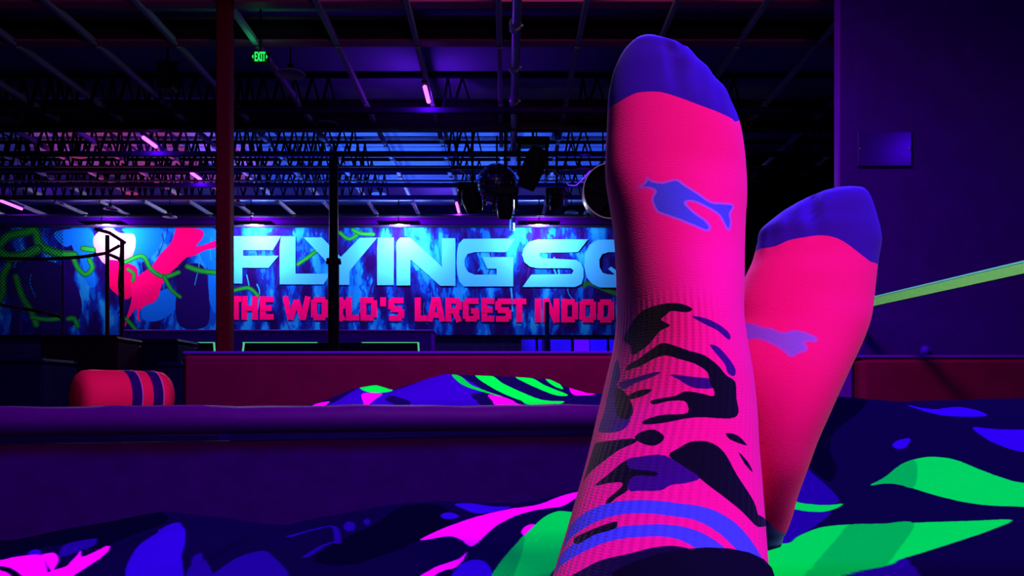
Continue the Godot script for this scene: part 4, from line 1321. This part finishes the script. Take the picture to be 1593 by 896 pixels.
	# the other foot, behind
	var left := [[289.5, 1322, 1323, .6245, .625, .6255], [293, 1298, 1340, .618, .625, .634], [300, 1272, 1348, .613, .625, .639], [312, 1246, 1354, .609, .625, .642], [325, 1223, 1358, .606, .625, .645], [340, 1203, 1362, .603, .625, .648], [354, 1187, 1365, .600, .625, .650], [375, 1182, 1367, .597, .626, .653], [400, 1176, 1362, .593, .626, .657], [430, 1162, 1356, .587, .627, .661], [470, 1147, 1349, .580, .628, .667], [500, 1140, 1342, .574, .629, .671], [530, 1128, 1329, .568, .630, .676], [560, 1120, 1312, .562, .631, .681], [600, 1115, 1289, .556, .632, .687], [640, 1112, 1268, .554, .633, .692], [680, 1110, 1249, .556, .634, .696], [720, 1110, 1235, .562, .636, .698], [760, 1112, 1225, .575, .638, .698], [800, 1118, 1220, .592, .640, .692], [830, 1128, 1212, .606, .640, .682], [850, 1145, 1200, .620, .640, .664], [858, 1170, 1171, .639, .640, .641]]
	var s2 := sock_rows(left, 100, 64, 0.0)
	for i in s2.rows.size():
		for j in s2.rows[i].size(): s2.rows[i][j] = toes(s2.rows[i][j], 1270.0, -1.0)
	var im2 := Image.create(int(size.x), int(size.y), false, Image.FORMAT_RGB8)
	im2.fill(pink)
	var lg := on_sock(s2, sm(pl(1120, 460, 0.2233, [70, 250, 110, 205, 215, 190, 290, 215, 360, 225, 440, 255, 500, 240, 570, 245, 640, 270, 685, 300, 660, 325, 600, 320, 615, 375, 560, 400, 490, 430, 455, 400, 390, 355, 290, 310, 210, 305, 130, 335, 120, 360, 170, 410, 165, 450, 130, 470, 90, 440, 80, 350]), true, 3), size)
	fill(im2, lg, violet)
	for q in Geometry2D.offset_polygon(lg, -9.0): fill(im2, q, lin(0.28, 0.09, 1.0))
	seam(im2, s2, pl(1120, 280, 0.2233, [280, 478, 380, 462, 480, 420, 580, 400, 700, 385, 800, 400, 880, 440, 960, 500, 1060, 578]), size, true, cap)
	seam(im2, s2, pl(1150, 580, 0.3527, [20, 580, 80, 610, 115, 640, 150, 680, 180, 715]), size, false, lin(0.05, 0.28, 0.7))
	var ms := grid(shift(s2.rows, org), s2.uvs, true, true)
	put("sock", ms, sock_material(im2, 5, 2.0), person).set_meta("label", "pink sock with purple toe, crossed behind the other foot")
	var skm := mat(1.0, 0.004, 0.32, 0.9, 0.0, 0.15)
	# ankle of the rear sock, then leggings up to the thighs, out of the frame
	var la := [Vector3(0.165, EYE - 0.02, -0.635) - org, Vector3(0.135, EYE - 0.065, -0.6) - org, Vector3(0.09, EYE - 0.14, -0.53) - org, Vector3(0.07, EYE - 0.20, -0.45) - org]
	put("sock_ankle", tube(la, [0.03, 0.036, 0.04, 0.043], 24), skm, person)
	var bl := mat(0.004, 0.002, 0.012, 0.8)
	var legs := [tube([Vector3(0.07, EYE - 0.19, -0.458) - org, Vector3(0.05, EYE - 0.27, -0.37) - org, Vector3(0.03, EYE - 0.36, -0.2) - org, Vector3(-0.02, EYE - 0.36, 0.0) - org, Vector3(-0.08, EYE - 0.4, 0.28) - org], [0.046, 0.052, 0.06, 0.07, 0.08], 24), tube([Vector3(0.09, EYE - 0.098, -0.428) - org, Vector3(0.095, EYE - 0.16, -0.38) - org, Vector3(0.12, EYE - 0.27, -0.27) - org, Vector3(0.14, EYE - 0.33, -0.12) - org, Vector3(0.13, EYE - 0.33, 0.05) - org, Vector3(0.1, EYE - 0.4, 0.28) - org], [0.046, 0.05, 0.058, 0.064, 0.07, 0.08], 24)]
	for l: Mesh in legs: put("legging", l, bl, person)

func shift(rows: Array, by: Vector3) -> Array:
	var r := []
	for row: Array in rows:
		var q := []
		for v: Vector3 in row: q.append(v - by)
		r.append(q)
	return r

# soft dent between the big toe and the others, and the swell of the instep bone
func toes(v: Vector3, px: float, side: float) -> Vector3:
	var p := proj(v)
	var top := 60.0 if side > 0 else 290.0
	var yy := p.y - top
	var dx := (p.x - px - side * yy * 0.05) / 9.0
	var dent := 0.006 * exp(-dx * dx) * (1.0 - smoothstep(30.0, 95.0, yy)) * smoothstep(2.0, 14.0, yy)
	# three smaller toes
	var k := side * (p.x - px)
	if k > 8.0 and yy < 130.0:
		var along := yy - k * 0.85
		dent += 0.0022 * (0.5 - 0.5 * cos(k / 27.0 * TAU)) * (1.0 - smoothstep(15.0, 60.0, along))
	return v + Vector3(0, 0, -dent)
